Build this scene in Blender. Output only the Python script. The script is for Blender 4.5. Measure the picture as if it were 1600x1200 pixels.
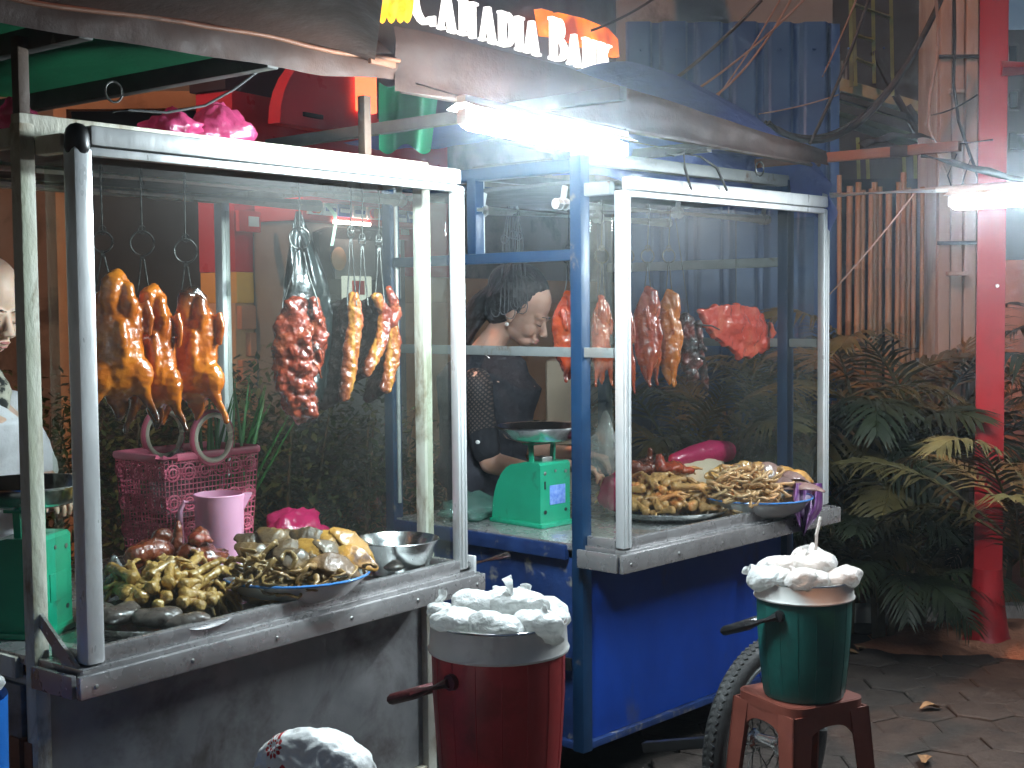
import bpy, bmesh, math, random
from mathutils import Vector, Matrix, noise
from math import sin, cos, pi, radians as rad, atan2, sqrt, hypot
R = random.Random(11)
scn = bpy.context.scene
for o in list(bpy.data.objects):
    bpy.data.objects.remove(o)

# ------------------------------------------------------------------ camera, sky, sun, exposure
F_PX, PITCH, ROLL, EYE = 2096.5, 0.0567, 0.009, 1.53
cam_d = bpy.data.cameras.new('camera'); cam = bpy.data.objects.new('camera', cam_d)
scn.collection.objects.link(cam); scn.camera = cam
cam_d.sensor_width = 36; cam_d.lens = F_PX / 1600 * 36; cam_d.clip_end = 400; cam_d.clip_start = 0.05
cam.matrix_world = Matrix.Translation((0, 0, EYE)) @ Matrix.Rotation(pi/2 - PITCH, 4, 'X') @ Matrix.Rotation(-ROLL, 4, 'Z')
SUN_DIR = Vector((0.50, 0.50, -0.74)).normalized()          # the way the sodium street light travels
world = bpy.data.worlds.new('World'); scn.world = world; world.use_nodes = True
wn = world.node_tree
sky = wn.nodes.new('ShaderNodeTexSky'); sky.sky_type = 'NISHITA'; sky.sun_disc = False
sky.sun_elevation = math.asin(-SUN_DIR.z); sky.sun_rotation = atan2(-SUN_DIR.x, -SUN_DIR.y)
wn.links.new(sky.outputs[0], wn.nodes['Background'].inputs[0]); wn.nodes['Background'].inputs[1].default_value = 0.017
sun_d = bpy.data.lights.new('sun', 'SUN'); sun_d.energy = 1.35; sun_d.angle = rad(1.2); sun_d.color = (1.0, 0.43, 0.20)
sun = bpy.data.objects.new('sun', sun_d); scn.collection.objects.link(sun)
sun.rotation_euler = SUN_DIR.to_track_quat('-Z', 'Y').to_euler(); sun.location = (-6, -4, 8)
TUBE = 335.0                                                    # radiance of the fluorescent tubes
scn.view_settings.view_transform = 'Standard'; scn.view_settings.look = 'None'
scn.view_settings.exposure = 0.6; scn.view_settings.gamma = 1.0; scn.view_settings.use_curve_mapping = False
scn.render.engine = 'CYCLES'
cy = scn.cycles; cy.use_denoising = True; cy.max_bounces = 7; cy.transparent_max_bounces = 18
cy.diffuse_bounces = 4; cy.glossy_bounces = 4; cy.transmission_bounces = 4; cy.sample_clamp_indirect = 6.0
cy.use_adaptive_sampling = True; cy.adaptive_threshold = .05
cy.caustics_reflective = False; cy.caustics_refractive = False; cy.blur_glossy = 0.5

# ------------------------------------------------------------------ pixel -> place helpers (camera geometry)
def ray(px, py):
    u2, v2 = (px-800)/F_PX, (600-py)/F_PX
    c, s = cos(ROLL), sin(ROLL); u = u2*c+v2*s; v = -u2*s+v2*c
    c, s = cos(PITCH), sin(PITCH)
    return Vector((u, c+v*s, -s+v*c))
def onD(px, py, Y):
    r = ray(px, py); t = Y/r.y; return Vector((r.x*t, Y, EYE+r.z*t))
def onG(px, py, z=0.0):
    r = ray(px, py); t = (z-EYE)/r.z; return Vector((r.x*t, r.y*t, z))
class Frame:
    """a cart's own axes: x along its front, y towards its back"""
    def __init__(s, x, y, a):
        s.o = Vector((x, y, 0)); s.ex = Vector((sin(a), cos(a), 0)); s.ey = Vector((-cos(a), sin(a), 0)); s.rz = pi/2-a
    def w(s, lx, ly, z): return s.o + s.ex*lx + s.ey*ly + Vector((0, 0, z))
    def onY(s, px, py, ly):
        r = ray(px, py); t = (ly + s.o.dot(s.ey))/r.dot(s.ey); p = r*t
        return Vector(((p-s.o).dot(s.ex), ly, EYE+p.z))
    def onX(s, px, py, lx):
        r = ray(px, py); t = (lx + s.o.dot(s.ex))/r.dot(s.ex); p = r*t
        return Vector((lx, (p-s.o).dot(s.ey), EYE+p.z))
    def onZ(s, px, py, z):
        p = onG(px, py, z); return Vector(((p-s.o).dot(s.ex), (p-s.o).dot(s.ey), z))
    def wY(s, px, py, ly): return s.w(*s.onY(px, py, ly))
K1 = Frame(-.8782, 2.747, .6537)
K2 = Frame(.3319, 4.004, .7509)

# ------------------------------------------------------------------ materials
MATS = {}
def nd(nt, t, **kw):
    n = nt.nodes.new(t)
    for k, v in kw.items():
        if k in n.inputs: n.inputs[k].default_value = v
        else: setattr(n, k, v)
    return n
def c4(c): return (c[0], c[1], c[2], 1.0)
def noise_n(nt, co, scale, detail=4, rough=.6, dist=0.0):
    n = nd(nt, 'ShaderNodeTexNoise'); n.inputs['Scale'].default_value = scale; n.inputs['Detail'].default_value = detail
    n.inputs['Roughness'].default_value = rough; n.inputs['Distortion'].default_value = dist
    nt.links.new(co, n.inputs['Vector']); return n.outputs['Fac']
def ramp_n(nt, fac, stops, interp='LINEAR'):
    r = nd(nt, 'ShaderNodeValToRGB'); e = r.color_ramp; e.interpolation = interp
    while len(e.elements) > len(stops): e.elements.remove(e.elements[-1])
    while len(e.elements) < len(stops): e.elements.new(.5)
    for i, (p, c) in enumerate(stops): e.elements[i].position = p; e.elements[i].color = c4(c) if not isinstance(c, float) else (c, c, c, 1)
    nt.links.new(fac, r.inputs[0]); return r.outputs[0]
def mixc(nt, fac, a, b, mode='MIX'):
    m = nd(nt, 'ShaderNodeMix'); m.data_type = 'RGBA'; m.blend_type = mode
    if hasattr(fac, 'links'): nt.links.new(fac, m.inputs[0])
    else: m.inputs[0].default_value = fac
    for k, v in ((6, a), (7, b)):
        if hasattr(v, 'links'): nt.links.new(v, m.inputs[k])
        else: m.inputs[k].default_value = c4(v)
    return m.outputs[2]
def pbr(name, stops, scale=6, rough=(.5, .6), metal=0, bump=0, bscale=40, coat=0, spec=.5, dirt=None, dscale=5, dlim=(.55, .7),
        drough=.8, stretch=None, trans=0, sss=0, detail=5, coord='Object', emis=None, coat_rough=.12, grade=None):
    """procedural principled material: colour by a noise ramp, a second dirt or wear layer, uneven gloss and bump"""
    m = bpy.data.materials.new(name); m.use_nodes = True; nt = m.node_tree; b = nt.nodes['Principled BSDF']; L = nt.links.new
    tc = nd(nt, 'ShaderNodeTexCoord'); co = tc.outputs[coord]
    oi = nd(nt, 'ShaderNodeObjectInfo')
    va = nd(nt, 'ShaderNodeVectorMath', operation='ADD'); L(co, va.inputs[0])
    rs = nd(nt, 'ShaderNodeMath', operation='MULTIPLY'); L(oi.outputs['Random'], rs.inputs[0]); rs.inputs[1].default_value = 9.0
    L(rs.outputs[0], va.inputs[1]); cr = va.outputs[0]
    if stretch:
        mp = nd(nt, 'ShaderNodeMapping'); mp.inputs['Scale'].default_value = stretch; L(cr, mp.inputs['Vector']); cr = mp.outputs[0]
    if isinstance(stops[0], (int, float)): stops = [(0, stops), (1, stops)]
    elif len(stops[0]) == 3: stops = [(.3+.4*i/(len(stops)-1), c) for i, c in enumerate(stops)]
    f = noise_n(nt, cr, scale, detail)
    col = ramp_n(nt, f, stops)
    if grade:                                                  # (axis, lo, hi, colour): the thing's own second colour along an axis
        sp = nd(nt, 'ShaderNodeSeparateXYZ'); L(co, sp.inputs[0])
        nz = nd(nt, 'ShaderNodeMath', operation='MULTIPLY_ADD'); L(f, nz.inputs[0]); nz.inputs[1].default_value = (grade[2]-grade[1])*1.2
        L(sp.outputs[grade[0]], nz.inputs[2])
        mr = nd(nt, 'ShaderNodeMapRange'); L(nz.outputs[0], mr.inputs[0]); off = (grade[2]-grade[1])*.6
        mr.inputs[1].default_value = grade[1]+off; mr.inputs[2].default_value = grade[2]+off
        col = mixc(nt, mr.outputs[0], grade[3], col)
    rf = noise_n(nt, cr, scale*2.3, 3)
    rr = nd(nt, 'ShaderNodeMapRange'); L(rf, rr.inputs[0]); rr.inputs[1].default_value = .3; rr.inputs[2].default_value = .7
    rr.inputs[3].default_value, rr.inputs[4].default_value = rough; ro = rr.outputs[0]
    if dirt:
        df = noise_n(nt, cr, dscale, 8, .65, .3)
        dm = nd(nt, 'ShaderNodeMapRange'); L(df, dm.inputs[0]); dm.inputs[1].default_value, dm.inputs[2].default_value = dlim
        col = mixc(nt, dm.outputs[0], col, dirt)
        mm = nd(nt, 'ShaderNodeMix'); L(dm.outputs[0], mm.inputs[0]); L(ro, mm.inputs[2]); mm.inputs[3].default_value = drough; ro = mm.outputs[0]
        if metal:
            mt = nd(nt, 'ShaderNodeMath', operation='MULTIPLY_ADD'); L(dm.outputs[0], mt.inputs[0]); mt.inputs[1].default_value = -metal*.8; mt.inputs[2].default_value = metal
            L(mt.outputs[0], b.inputs['Metallic'])
    L(col, b.inputs['Base Color']); L(ro, b.inputs['Roughness'])
    if metal and not dirt: b.inputs['Metallic'].default_value = metal
    b.inputs['Specular IOR Level'].default_value = spec
    b.inputs['Coat Weight'].default_value = coat; b.inputs['Coat Roughness'].default_value = coat_rough
    if trans: b.inputs['Transmission Weight'].default_value = trans
    if sss:
        b.inputs['Subsurface Weight'].default_value = sss; b.inputs['Subsurface Radius'].default_value = (.02, .008, .004); b.inputs['Subsurface Scale'].default_value = .5
    if emis:
        b.inputs['Emission Color'].default_value = c4(emis[0]); b.inputs['Emission Strength'].default_value = emis[1]
    if bump:
        bf = noise_n(nt, cr, bscale, 4, .6)
        bn = nd(nt, 'ShaderNodeBump'); bn.inputs['Strength'].default_value = bump; bn.inputs['Distance'].default_value = .01
        L(bf, bn.inputs['Height']); L(bn.outputs[0], b.inputs['Normal'])
    MATS[name] = m; return m
def film(name, col, opacity=.75, rough=.2, bscale=30, bump=.6, gloss=.12):
    """thin plastic film or cloth: part see-through, part diffuse, part translucent, glossy creases"""
    m = bpy.data.materials.new(name); m.use_nodes = True; nt = m.node_tree; nt.nodes.clear(); L = nt.links.new
    out = nd(nt, 'ShaderNodeOutputMaterial'); tc = nd(nt, 'ShaderNodeTexCoord')
    f = noise_n(nt, tc.outputs['Object'], bscale, 5, .6, .4)
    bn = nd(nt, 'ShaderNodeBump'); bn.inputs['Strength'].default_value = bump; bn.inputs['Distance'].default_value = .012; L(f, bn.inputs['Height'])
    cc = ramp_n(nt, f, [(.3, tuple(v*.8 for v in col)), (.7, col)])
    d = nd(nt, 'ShaderNodeBsdfDiffuse'); t = nd(nt, 'ShaderNodeBsdfTranslucent'); g = nd(nt, 'ShaderNodeBsdfGlossy'); tr = nd(nt, 'ShaderNodeBsdfTransparent')
    for n in (d, t): L(cc, n.inputs['Color']); L(bn.outputs[0], n.inputs['Normal'])
    L(bn.outputs[0], g.inputs['Normal']); g.inputs['Roughness'].default_value = rough
    tr.inputs[0].default_value = c4(tuple(.4+.6*v for v in col))
    def mx(fac, a, b):
        q = nd(nt, 'ShaderNodeMixShader'); q.inputs[0].default_value = fac; L(a.outputs[0], q.inputs[1]); L(b.outputs[0], q.inputs[2]); return q
    s = mx(.4, d, t); s = mx(gloss, s, g); s = mx(opacity, tr, s); L(s.outputs[0], out.inputs[0])
    MATS[name] = m; return m
def glass(name, tint=(.93, .97, .96), dirt=.10, gl=.22, gr=.03):
    m = bpy.data.materials.new(name); m.use_nodes = True; nt = m.node_tree; nt.nodes.clear(); L = nt.links.new
    out = nd(nt, 'ShaderNodeOutputMaterial'); tc = nd(nt, 'ShaderNodeTexCoord')
    tr = nd(nt, 'ShaderNodeBsdfTransparent'); tr.inputs[0].default_value = c4(tint)
    g = nd(nt, 'ShaderNodeBsdfGlossy'); g.inputs['Roughness'].default_value = gr
    lw = nd(nt, 'ShaderNodeLayerWeight'); lw.inputs[0].default_value = .5
    pw = nd(nt, 'ShaderNodeMath', operation='POWER'); L(lw.outputs['Facing'], pw.inputs[0]); pw.inputs[1].default_value = 4.0
    fr = nd(nt, 'ShaderNodeMath', operation='MULTIPLY_ADD'); L(pw.outputs[0], fr.inputs[0]); fr.inputs[1].default_value = gl; fr.inputs[2].default_value = .018*gl/.22
    a = nd(nt, 'ShaderNodeMixShader'); L(fr.outputs[0], a.inputs[0]); L(tr.outputs[0], a.inputs[1]); L(g.outputs[0], a.inputs[2])
    d = nd(nt, 'ShaderNodeBsdfDiffuse'); d.inputs[0].default_value = (.62, .62, .56, 1)
    f = noise_n(nt, tc.outputs['Object'], 4.0, 8, .7, .6)
    f2 = noise_n(nt, tc.outputs['Object'], 160.0, 2, .5)
    sp = nd(nt, 'ShaderNodeMapRange'); L(f2, sp.inputs[0]); sp.inputs[1].default_value = .70; sp.inputs[2].default_value = .76; sp.inputs[3].default_value = 0; sp.inputs[4].default_value = .10
    mr = nd(nt, 'ShaderNodeMapRange'); L(f, mr.inputs[0]); mr.inputs[1].default_value = .35; mr.inputs[2].default_value = .75; mr.inputs[3].default_value = .003; mr.inputs[4].default_value = dirt
    ad = nd(nt, 'ShaderNodeMath', operation='ADD'); L(sp.outputs[0], ad.inputs[0]); L(mr.outputs[0], ad.inputs[1])
    b = nd(nt, 'ShaderNodeMixShader'); L(ad.outputs[0], b.inputs[0]); L(a.outputs[0], b.inputs[1]); L(d.outputs[0], b.inputs[2])
    L(b.outputs[0], out.inputs[0]); MATS[name] = m; return m
def emit(name, col, s, var=None):
    m = bpy.data.materials.new(name); m.use_nodes = True; nt = m.node_tree; nt.nodes.clear()
    out = nd(nt, 'ShaderNodeOutputMaterial'); e = nd(nt, 'ShaderNodeEmission'); e.inputs[0].default_value = c4(col); e.inputs[1].default_value = s
    if var:
        tc = nd(nt, 'ShaderNodeTexCoord'); f = noise_n(nt, tc.outputs['Object'], var[0], 2)
        nt.links.new(ramp_n(nt, f, var[1]), e.inputs[0])
    nt.links.new(e.outputs[0], out.inputs[0]); MATS[name] = m; return m

pbr('alu', [(.60, .62, .62), (.78, .80, .80)], 9, (.26, .45), .38, .12, 25, dirt=(.34, .29, .22), dscale=14, dlim=(.56, .95), stretch=(1, 1, .35))
pbr('steel', [(.42, .41, .41), (.56, .55, .55)], 7, (.18, .36), .7, .06, 30, dirt=(.34, .31, .28), dscale=18, dlim=(.58, .98), drough=.55)
pbr('steel_clean', [(.62, .62, .62), (.74, .74, .73)], 6, (.12, .28), 1, .05, 40)
pbr('aged_white', [(.50, .47, .37), (.72, .71, .62)], 14, (.5, .8), 0, .35, 60, dirt=(.20, .13, .06), dscale=11, dlim=(.50, .66), stretch=(1, 1, .4))
pbr('grey_sheet', [(.20, .21, .22), (.34, .355, .365), (.46, .475, .485)], 3.2, (.3, .55), .25, .12, 18, dirt=(.085, .060, .052), dscale=3.6, dlim=(.50, .72), drough=.6)
pbr('rod_white', [(.62, .63, .60), (.76, .77, .74)], 12, (.3, .5), .15, .15, 40, dirt=(.30, .27, .22), dscale=20, dlim=(.55, .8))
pbr('dark_board', [(.05, .05, .05), (.09, .088, .08)], 6, (.5, .7), 0, .2, 30)
pbr('blue_paint', [(.002, .036, .26), (.004, .060, .40)], 3, (.30, .55), 0, .10, 9, dirt=(.06, .07, .10), dscale=5, dlim=(.60, .78), drough=.7, stretch=(1, 1, .45))
pbr('blue_post', [(.003, .024, .070), (.006, .042, .110)], 5, (.3, .5), 0, .1, 22, dirt=(.16, .14, .12), dscale=12, dlim=(.64, .72))
pbr('navy_worn', [(.006, .02, .085), (.012, .045, .17)], 8, (.4, .65), 0, .25, 30, dirt=(.20, .19, .17), dscale=14, dlim=(.58, .68))
pbr('rail_grey', [(.17, .19, .19), (.27, .29, .28)], 6, (.4, .6), .2, .15, 30, dirt=(.12, .07, .04), dscale=10, dlim=(.6, .7))
pbr('black_rubber', [(.012, .012, .012), (.03, .03, .029)], 20, (.5, .8), 0, .2, 60)
pbr('black_plastic', [(.008, .008, .009), (.018, .018, .018)], 10, (.3, .5))
pbr('wire', [(.02, .02, .02), (.10, .10, .09)], 80, (.3, .5), .7)
pbr('tarp_brown', [(.026, .0085, .004), (.055, .019, .009)], 5, (.6, .85), 0, .35, 20)
pbr('beam_wood', [(.045, .028, .02), (.12, .072, .048)], 5, (.55, .8), 0, .3, 30, stretch=(1, .15, 1), dirt=(.04, .025, .02), dscale=5)
pbr('beam_orange', [(.16, .062, .032), (.27, .11, .055)], 5, (.5, .7), 0, .2, 24, stretch=(1, .2, 1), dirt=(.06, .03, .02), dscale=6)
pbr('rafter', [(.055, .055, .05), (.12, .12, .11)], 6, (.5, .7), 0, .2, 30, dirt=(.25, .24, .21), dscale=9, dlim=(.62, .7))
film('tarp_green', (.012, .20, .085), 1.0, .5, 9, .5, .04)
film('tarp_blue', (.045, .10, .42), 1.0, .35, 14, .9, .12)
film('film_pink', (.80, .10, .28), .72, .15, 26, .9, .18)
film('film_magenta', (.72, .03, .16), .85, .2, 20, .8, .12)
film('film_clear', (.80, .82, .84), .34, .12, 34, 1.0, .30)
film('film_teal', (.30, .62, .52), .45, .12, 38, 1.0, .34)
film('film_white', (.88, .90, .88), .93, .25, 24, .7, .10)
film('film_black', (.016, .026, .025), .94, .28, 22, .9, .20)
film('paper_green', (.55, .80, .60), .9, .5, 20, .2, .05)
glass('pane', (.955, .975, .97), .010, .05, .40); glass('pane_far', (.93, .95, .92), .07, .10, .35); glass('pane_dirty', (.92, .95, .91), .11)
emit('tube_glow', (.80, .94, 1.0), TUBE); emit('tube_glow_right', (.86, .95, 1.0), TUBE*.62)
emit('letter_glow', (1.0, .95, .92), 1.5)
emit('yellow_glow', (1.0, .52, .03), 1.6, (14, [(.35, (1, .35, .01)), (.65, (1, .66, .06))]))
emit('orange_reflection', (1.0, .24, .03), 1.6, (3.0, [(.35, (.25, .03, .01)), (.55, (.9, .18, .02)), (.70, (1.0, .62, .16))]))  # orange reflected light on the canopy glass, painted as emission
emit('screen_glow', (.85, .90, .80), .55)
emit('booth_glow', (1.0, .75, .66), 14.0)
emit('red_lamp', (1.0, .10, .04), 3.0)
pbr('duck_gold', [(.34, .060, .003), (.54, .125, .005), (.64, .20, .010)], 9, (.14, .30), 0, .22, 80, coat=.9, sss=0, dirt=(.17, .030, .004), dscale=13, dlim=(.50, .72), drough=.25, grade=(2, -.305, -.245, (.035, .012, .006)))
pbr('duck_burnt', [(.34, .060, .003), (.54, .125, .005), (.64, .20, .010)], 9, (.14, .30), 0, .22, 80, coat=.9, dirt=(.17, .030, .004), dscale=13, dlim=(.50, .72), drough=.25, grade=(2, .0, -.05, (.018, .008, .004)))
pbr('duck_red', [(.20, .020, .006), (.34, .045, .012), (.40, .085, .02)], 12, (.16, .32), 0, .3, 80, coat=.9, dirt=(.12, .015, .01), dscale=24, dlim=(.60, .72), drough=.25)
pbr('duck_orange', [(.34, .065, .006), (.48, .125, .010), (.52, .17, .02)], 12, (.16, .34), 0, .3, 70, coat=.9, dirt=(.22, .03, .01), dscale=20, dlim=(.58, .7), drough=.25)
pbr('char_siu', [(.07, .013, .007), (.24, .034, .014), (.36, .085, .030)], 18, (.14, .30), 0, .5, 85, coat=.9, dirt=(.014, .007, .005), dscale=17, dlim=(.58, .68), drough=.3)
pbr('char_dark', [(.018, .008, .007), (.07, .018, .013), (.26, .045, .03)], 20, (.2, .4), 0, .7, 70, coat=.7, dirt=(.009, .006, .005), dscale=12, dlim=(.5, .6), drough=.3)
pbr('red_ham', [(.36, .026, .014), (.48, .050, .028), (.52, .10, .05)], 10, (.14, .30), 0, .5, 60, coat=.9, dirt=(.55, .20, .10), dscale=26, dlim=(.70, .76), drough=.3)
pbr('crust', [(.006, .003, .002), (.026, .009, .005)], 20, (.55, .8), 0, .8, 60, coat=.08)
pbr('feet_yellow', [(.24, .125, .028), (.42, .245, .062), (.50, .33, .11)], 25, (.2, .4), 0, .5, 90, coat=.6, dirt=(.16, .08, .02), dscale=30, dlim=(.6, .7), drough=.35)
pbr('feet_brown', [(.30, .15, .045), (.48, .26, .085), (.56, .33, .12)], 25, (.22, .4), 0, .5, 90, coat=.5, dirt=(.18, .07, .02), dscale=30, dlim=(.6, .7), drough=.35)
pbr('liver', [(.075, .060, .052), (.13, .105, .09)], 12, (.2, .4), 0, .3, 50, coat=.5)
pbr('tongue_grey', [(.050, .032, .018), (.10, .060, .030), (.15, .092, .042)], 14, (.35, .55), 0, .45, 55, coat=.2, dirt=(.24, .125, .030), dscale=9, dlim=(.50, .64), drough=.45)
pbr('tongue_orange', [(.36, .17, .035), (.55, .29, .06)], 14, (.22, .42), 0, .4, 55, coat=.5, dirt=(.16, .10, .07), dscale=10, dlim=(.52, .62), drough=.35)
pbr('offal', [(.14, .08, .025), (.26, .16, .055), (.34, .22, .09)], 24, (.22, .4), 0, .5, 70, coat=.5)
pbr('offal_tan', [(.34, .19, .08), (.50, .32, .15), (.58, .42, .24)], 24, (.24, .42), 0, .5, 70, coat=.45)
pbr('purple_mauve', [(.16, .10, .09), (.26, .17, .15)], 12, (.22, .4), 0, .3, 50, coat=.4)
pbr('roast_brown', [(.05, .012, .006), (.15, .032, .012), (.30, .07, .02)], 16, (.15, .32), 0, .6, 60, coat=.9, dirt=(.012, .006, .004), dscale=13, dlim=(.58, .68), drough=.3)
pbr('enamel', [(.74, .76, .75), (.80, .82, .81)], 5, (.14, .3), 0, .02, 20, coat=.6, dirt=(.45, .38, .30), dscale=9, dlim=(.64, .8))
pbr('enamel_blue', (.05, .20, .50), 5, (.2, .3), coat=.6)
pbr('scale_green', [(.008, .27, .15), (.014, .37, .21)], 5, (.28, .45), 0, .06, 30, coat=.25, dirt=(.03, .10, .06), dscale=14, dlim=(.62, .76))
pbr('scale_sticker', [(.05, .16, .62), (.30, .45, .80)], 60, (.4, .5))
pbr('bolt_metal', [(.35, .35, .34), (.5, .5, .48)], 20, (.3, .5), 1)
pbr('hole_black', (.006, .006, .006), 5, (.7, .8))
pbr('pink_plastic', [(.74, .34, .50), (.80, .40, .55)], 4, (.3, .45), sss=.1)
pbr('basket_pink', [(.48, .085, .14), (.60, .13, .20)], 6, (.35, .5), dirt=(.25, .03, .06), dscale=9, dlim=(.6, .75))
pbr('handle_cream', [(.60, .56, .44), (.68, .64, .52)], 7, (.4, .5))
pbr('cooler_red', [(.36, .030, .034), (.43, .042, .045)], 6, (.30, .46), 0, .05, 60, dirt=(.10, .012, .014), dscale=6, dlim=(.5, .8), drough=.55)
pbr('cooler_green', [(.010, .100, .085), (.016, .135, .115)], 6, (.30, .46), 0, .05, 60, dirt=(.01, .05, .045), dscale=6, dlim=(.5, .8), drough=.55)
pbr('cooler_white', [(.66, .66, .62), (.76, .76, .72)], 8, (.3, .5), 0, .03, 30, dirt=(.40, .36, .30), dscale=13, dlim=(.66, .8))
pbr('handle_maroon', [(.055, .006, .008), (.08, .010, .012)], 8, (.35, .5))
pbr('stool_brown', [(.17, .045, .030), (.24, .068, .046)], 7, (.38, .55), 0, .08, 40, dirt=(.20, .06, .05), dscale=9, dlim=(.55, .75))
pbr('bag_white', [(.84, .86, .84), (.90, .91, .89)], 8, (.28, .45), 0, .25, 40, sss=0)
pbr('leaf_onion', [(.02, .10, .02), (.05, .20, .04)], 30, (.35, .5), stretch=(4, 4, .3))
pbr('palm_leaf', [(.030, .028, .008), (.065, .054, .016), (.11, .080, .026)], 6, (.45, .65), spec=.3)
pbr('palm_dark', [(.009, .016, .006), (.022, .032, .011)], 6, (.45, .65), spec=.3)
pbr('palm_dry', [(.10, .060, .020), (.17, .105, .036)], 6, (.5, .7), spec=.3)
pbr('hedge_leaf', [(.018, .035, .010), (.06, .075, .022)], 8, (.4, .6), spec=.35)
pbr('stem_brown', [(.06, .045, .025), (.12, .09, .05)], 14, (.7, .85), 0, .4, 40)
pbr('bamboo', [(.17, .080, .036), (.27, .145, .066), (.34, .19, .095)], 5, (.4, .6), 0, .25, 30, stretch=(1, 1, .12), dirt=(.15, .08, .04), dscale=7, dlim=(.6, .72))
pbr('bamboo_node', [(.12, .065, .035), (.20, .11, .06)], 20, (.6, .8))
pbr('fence_blue', [(.015, .058, .19), (.026, .090, .27)], 3, (.35, .55), .1, .06, 14, dirt=(.12, .12, .16), dscale=4, dlim=(.6, .75), stretch=(1, 1, .4))
pbr('concrete', [(.26, .235, .22), (.36, .33, .31), (.44, .41, .39)], 4, (.75, .9), 0, .35, 30, dirt=(.14, .12, .105), dscale=5, dlim=(.55, .7), stretch=(1, 1, .35))
pbr('concrete_grey', [(.20, .205, .20), (.28, .28, .27)], 3, (.75, .9), 0, .2, 30, dirt=(.10, .10, .10), dscale=3)
pbr('formwork', [(.30, .20, .155), (.42, .30, .24)], 5, (.7, .85), 0, .3, 24, stretch=(1, 1, .2), dirt=(.20, .12, .09), dscale=7, dlim=(.6, .72))
pbr('red_pole', [(.25, .004, .008), (.32, .008, .013)], 3, (.32, .5), 0, .06, 20, dirt=(.18, .01, .012), dscale=5, dlim=(.58, .8))
pbr('soil_red', [(.24, .10, .055), (.34, .15, .085)], 9, (.85, .95), 0, .8, 40)
pbr('paver', [(.030, .022, .018), (.045, .034, .027), (.058, .045, .037)], 7, (.7, .9), 0, .6, 45, dirt=(.028, .024, .021), dscale=6, dlim=(.52, .68))
pbr('ground', [(.025, .021, .018), (.045, .038, .033)], 6, (.8, .95), 0, .6, 30)
pbr('dead_leaf', [(.20, .11, .05), (.34, .21, .10)], 30, (.6, .8), 0, .3, 60)
pbr('bank_red', [(.48, .018, .030), (.56, .028, .042)], 3, (.25, .4), spec=.5)
pbr('bank_yellow', [(.62, .29, .03), (.68, .34, .045)], 4, (.45, .6))
pbr('bank_tan', [(.42, .23, .12), (.52, .30, .16)], 3, (.6, .8), 0, .1, 20, dirt=(.28, .15, .08), dscale=4)
pbr('bank_brick', [(.42, .17, .10), (.52, .23, .14)], 8, (.7, .85), 0, .2, 40)
pbr('sign_board', [(.035, .016, .020), (.055, .028, .032)], 3, (.4, .6))
pbr('atm_grey', [(.17, .16, .155), (.24, .225, .22)], 4, (.4, .55))
pbr('atm_dark', [(.035, .034, .036), (.06, .058, .06)], 4, (.15, .3))
pbr('sign_white', [(.74, .74, .72), (.80, .80, .78)], 4, (.35, .5))
pbr('logo_blue', (.03, .08, .30), 4, (.4, .5)); pbr('logo_orange', (.75, .22, .03), 4, (.4, .5)); pbr('logo_red', (.65, .03, .03), 4, (.4, .5))
pbr('dim_wall', [(.16, .13, .105), (.26, .22, .18)], 1.6, (.7, .9), 0, .2, 12, dirt=(.09, .075, .06), dscale=2.4, dlim=(.5, .62))
pbr('far_white', [(.40, .37, .33), (.50, .47, .43)], 3, (.7, .85), 0, .1, 12)
pbr('window_dark', (.012, .012, .014), 4, (.1, .2))
pbr('scaffold', [(.16, .17, .06), (.38, .42, .12)], 3, (.35, .5), .5)  # yellow-green light is put into the tube colour
pbr('site_concrete', [(.20, .22, .12), (.36, .38, .22)], 4, (.7, .9), 0, .3, 20)  # slabs carry the same yellow-green light in their colour
pbr('site_dark', [(.012, .013, .011), (.03, .03, .027)], 3, (.8, .9))
pbr('cable', [(.010, .010, .010), (.022, .02, .02)], 10, (.5, .7)); pbr('cable_tan', [(.20, .115, .085), (.30, .18, .14)], 10, (.5, .7))
pbr('skin', [(.56, .32, .23), (.62, .37, .27)], 10, (.42, .55), 0, .06, 120, sss=.25)
pbr('skin_left', [(.60, .40, .30), (.66, .45, .34)], 10, (.42, .55), 0, .06, 120, sss=.25)
pbr('lip', [(.42, .13, .115), (.46, .16, .14)], 30, (.35, .45)); pbr('hair', [(.007, .005, .0045), (.022, .015, .012)], 50, (.32, .5), 0, .6, 120, stretch=(.25, 1, .25))
pbr('brow', [(.02, .012, .01), (.04, .025, .02)], 60, (.6, .8)); pbr('pearl', (.80, .80, .78), 5, (.15, .2), coat=.8)
pbr('black_cloth', [(.006, .0065, .010), (.013, .014, .020)], 14, (.75, .9), 0, .5, 60)
pbr('white_cloth', [(.58, .58, .60), (.68, .68, .69)], 8, (.8, .9), 0, .4, 30); pbr('trouser', [(.02, .02, .03), (.035, .035, .045)], 10, (.8, .9), 0, .3, 50)
pbr('scarf_print', [(.36, (.02, .022, .02)), (.46, (.03, .032, .03)), (.52, (.42, .40, .32)), (.62, (.50, .47, .38))], 22, (.8, .9))
pbr('cabbage_purple', [(.36, (.42, .30, .44)), (.46, (.16, .05, .20)), (.60, (.09, .02, .12))], 26, (.3, .45), 0, .6, 40, coat=.4, stretch=(2.2, 1, .5))
pbr('blue_plastic', (.01, .13, .48), 4, (.3, .4)); pbr('cardboard', [(.42, .34, .24), (.52, .43, .31)], 5, (.8, .9))
pbr('nail', (.62, .40, .33), 4, (.3, .4))
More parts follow.
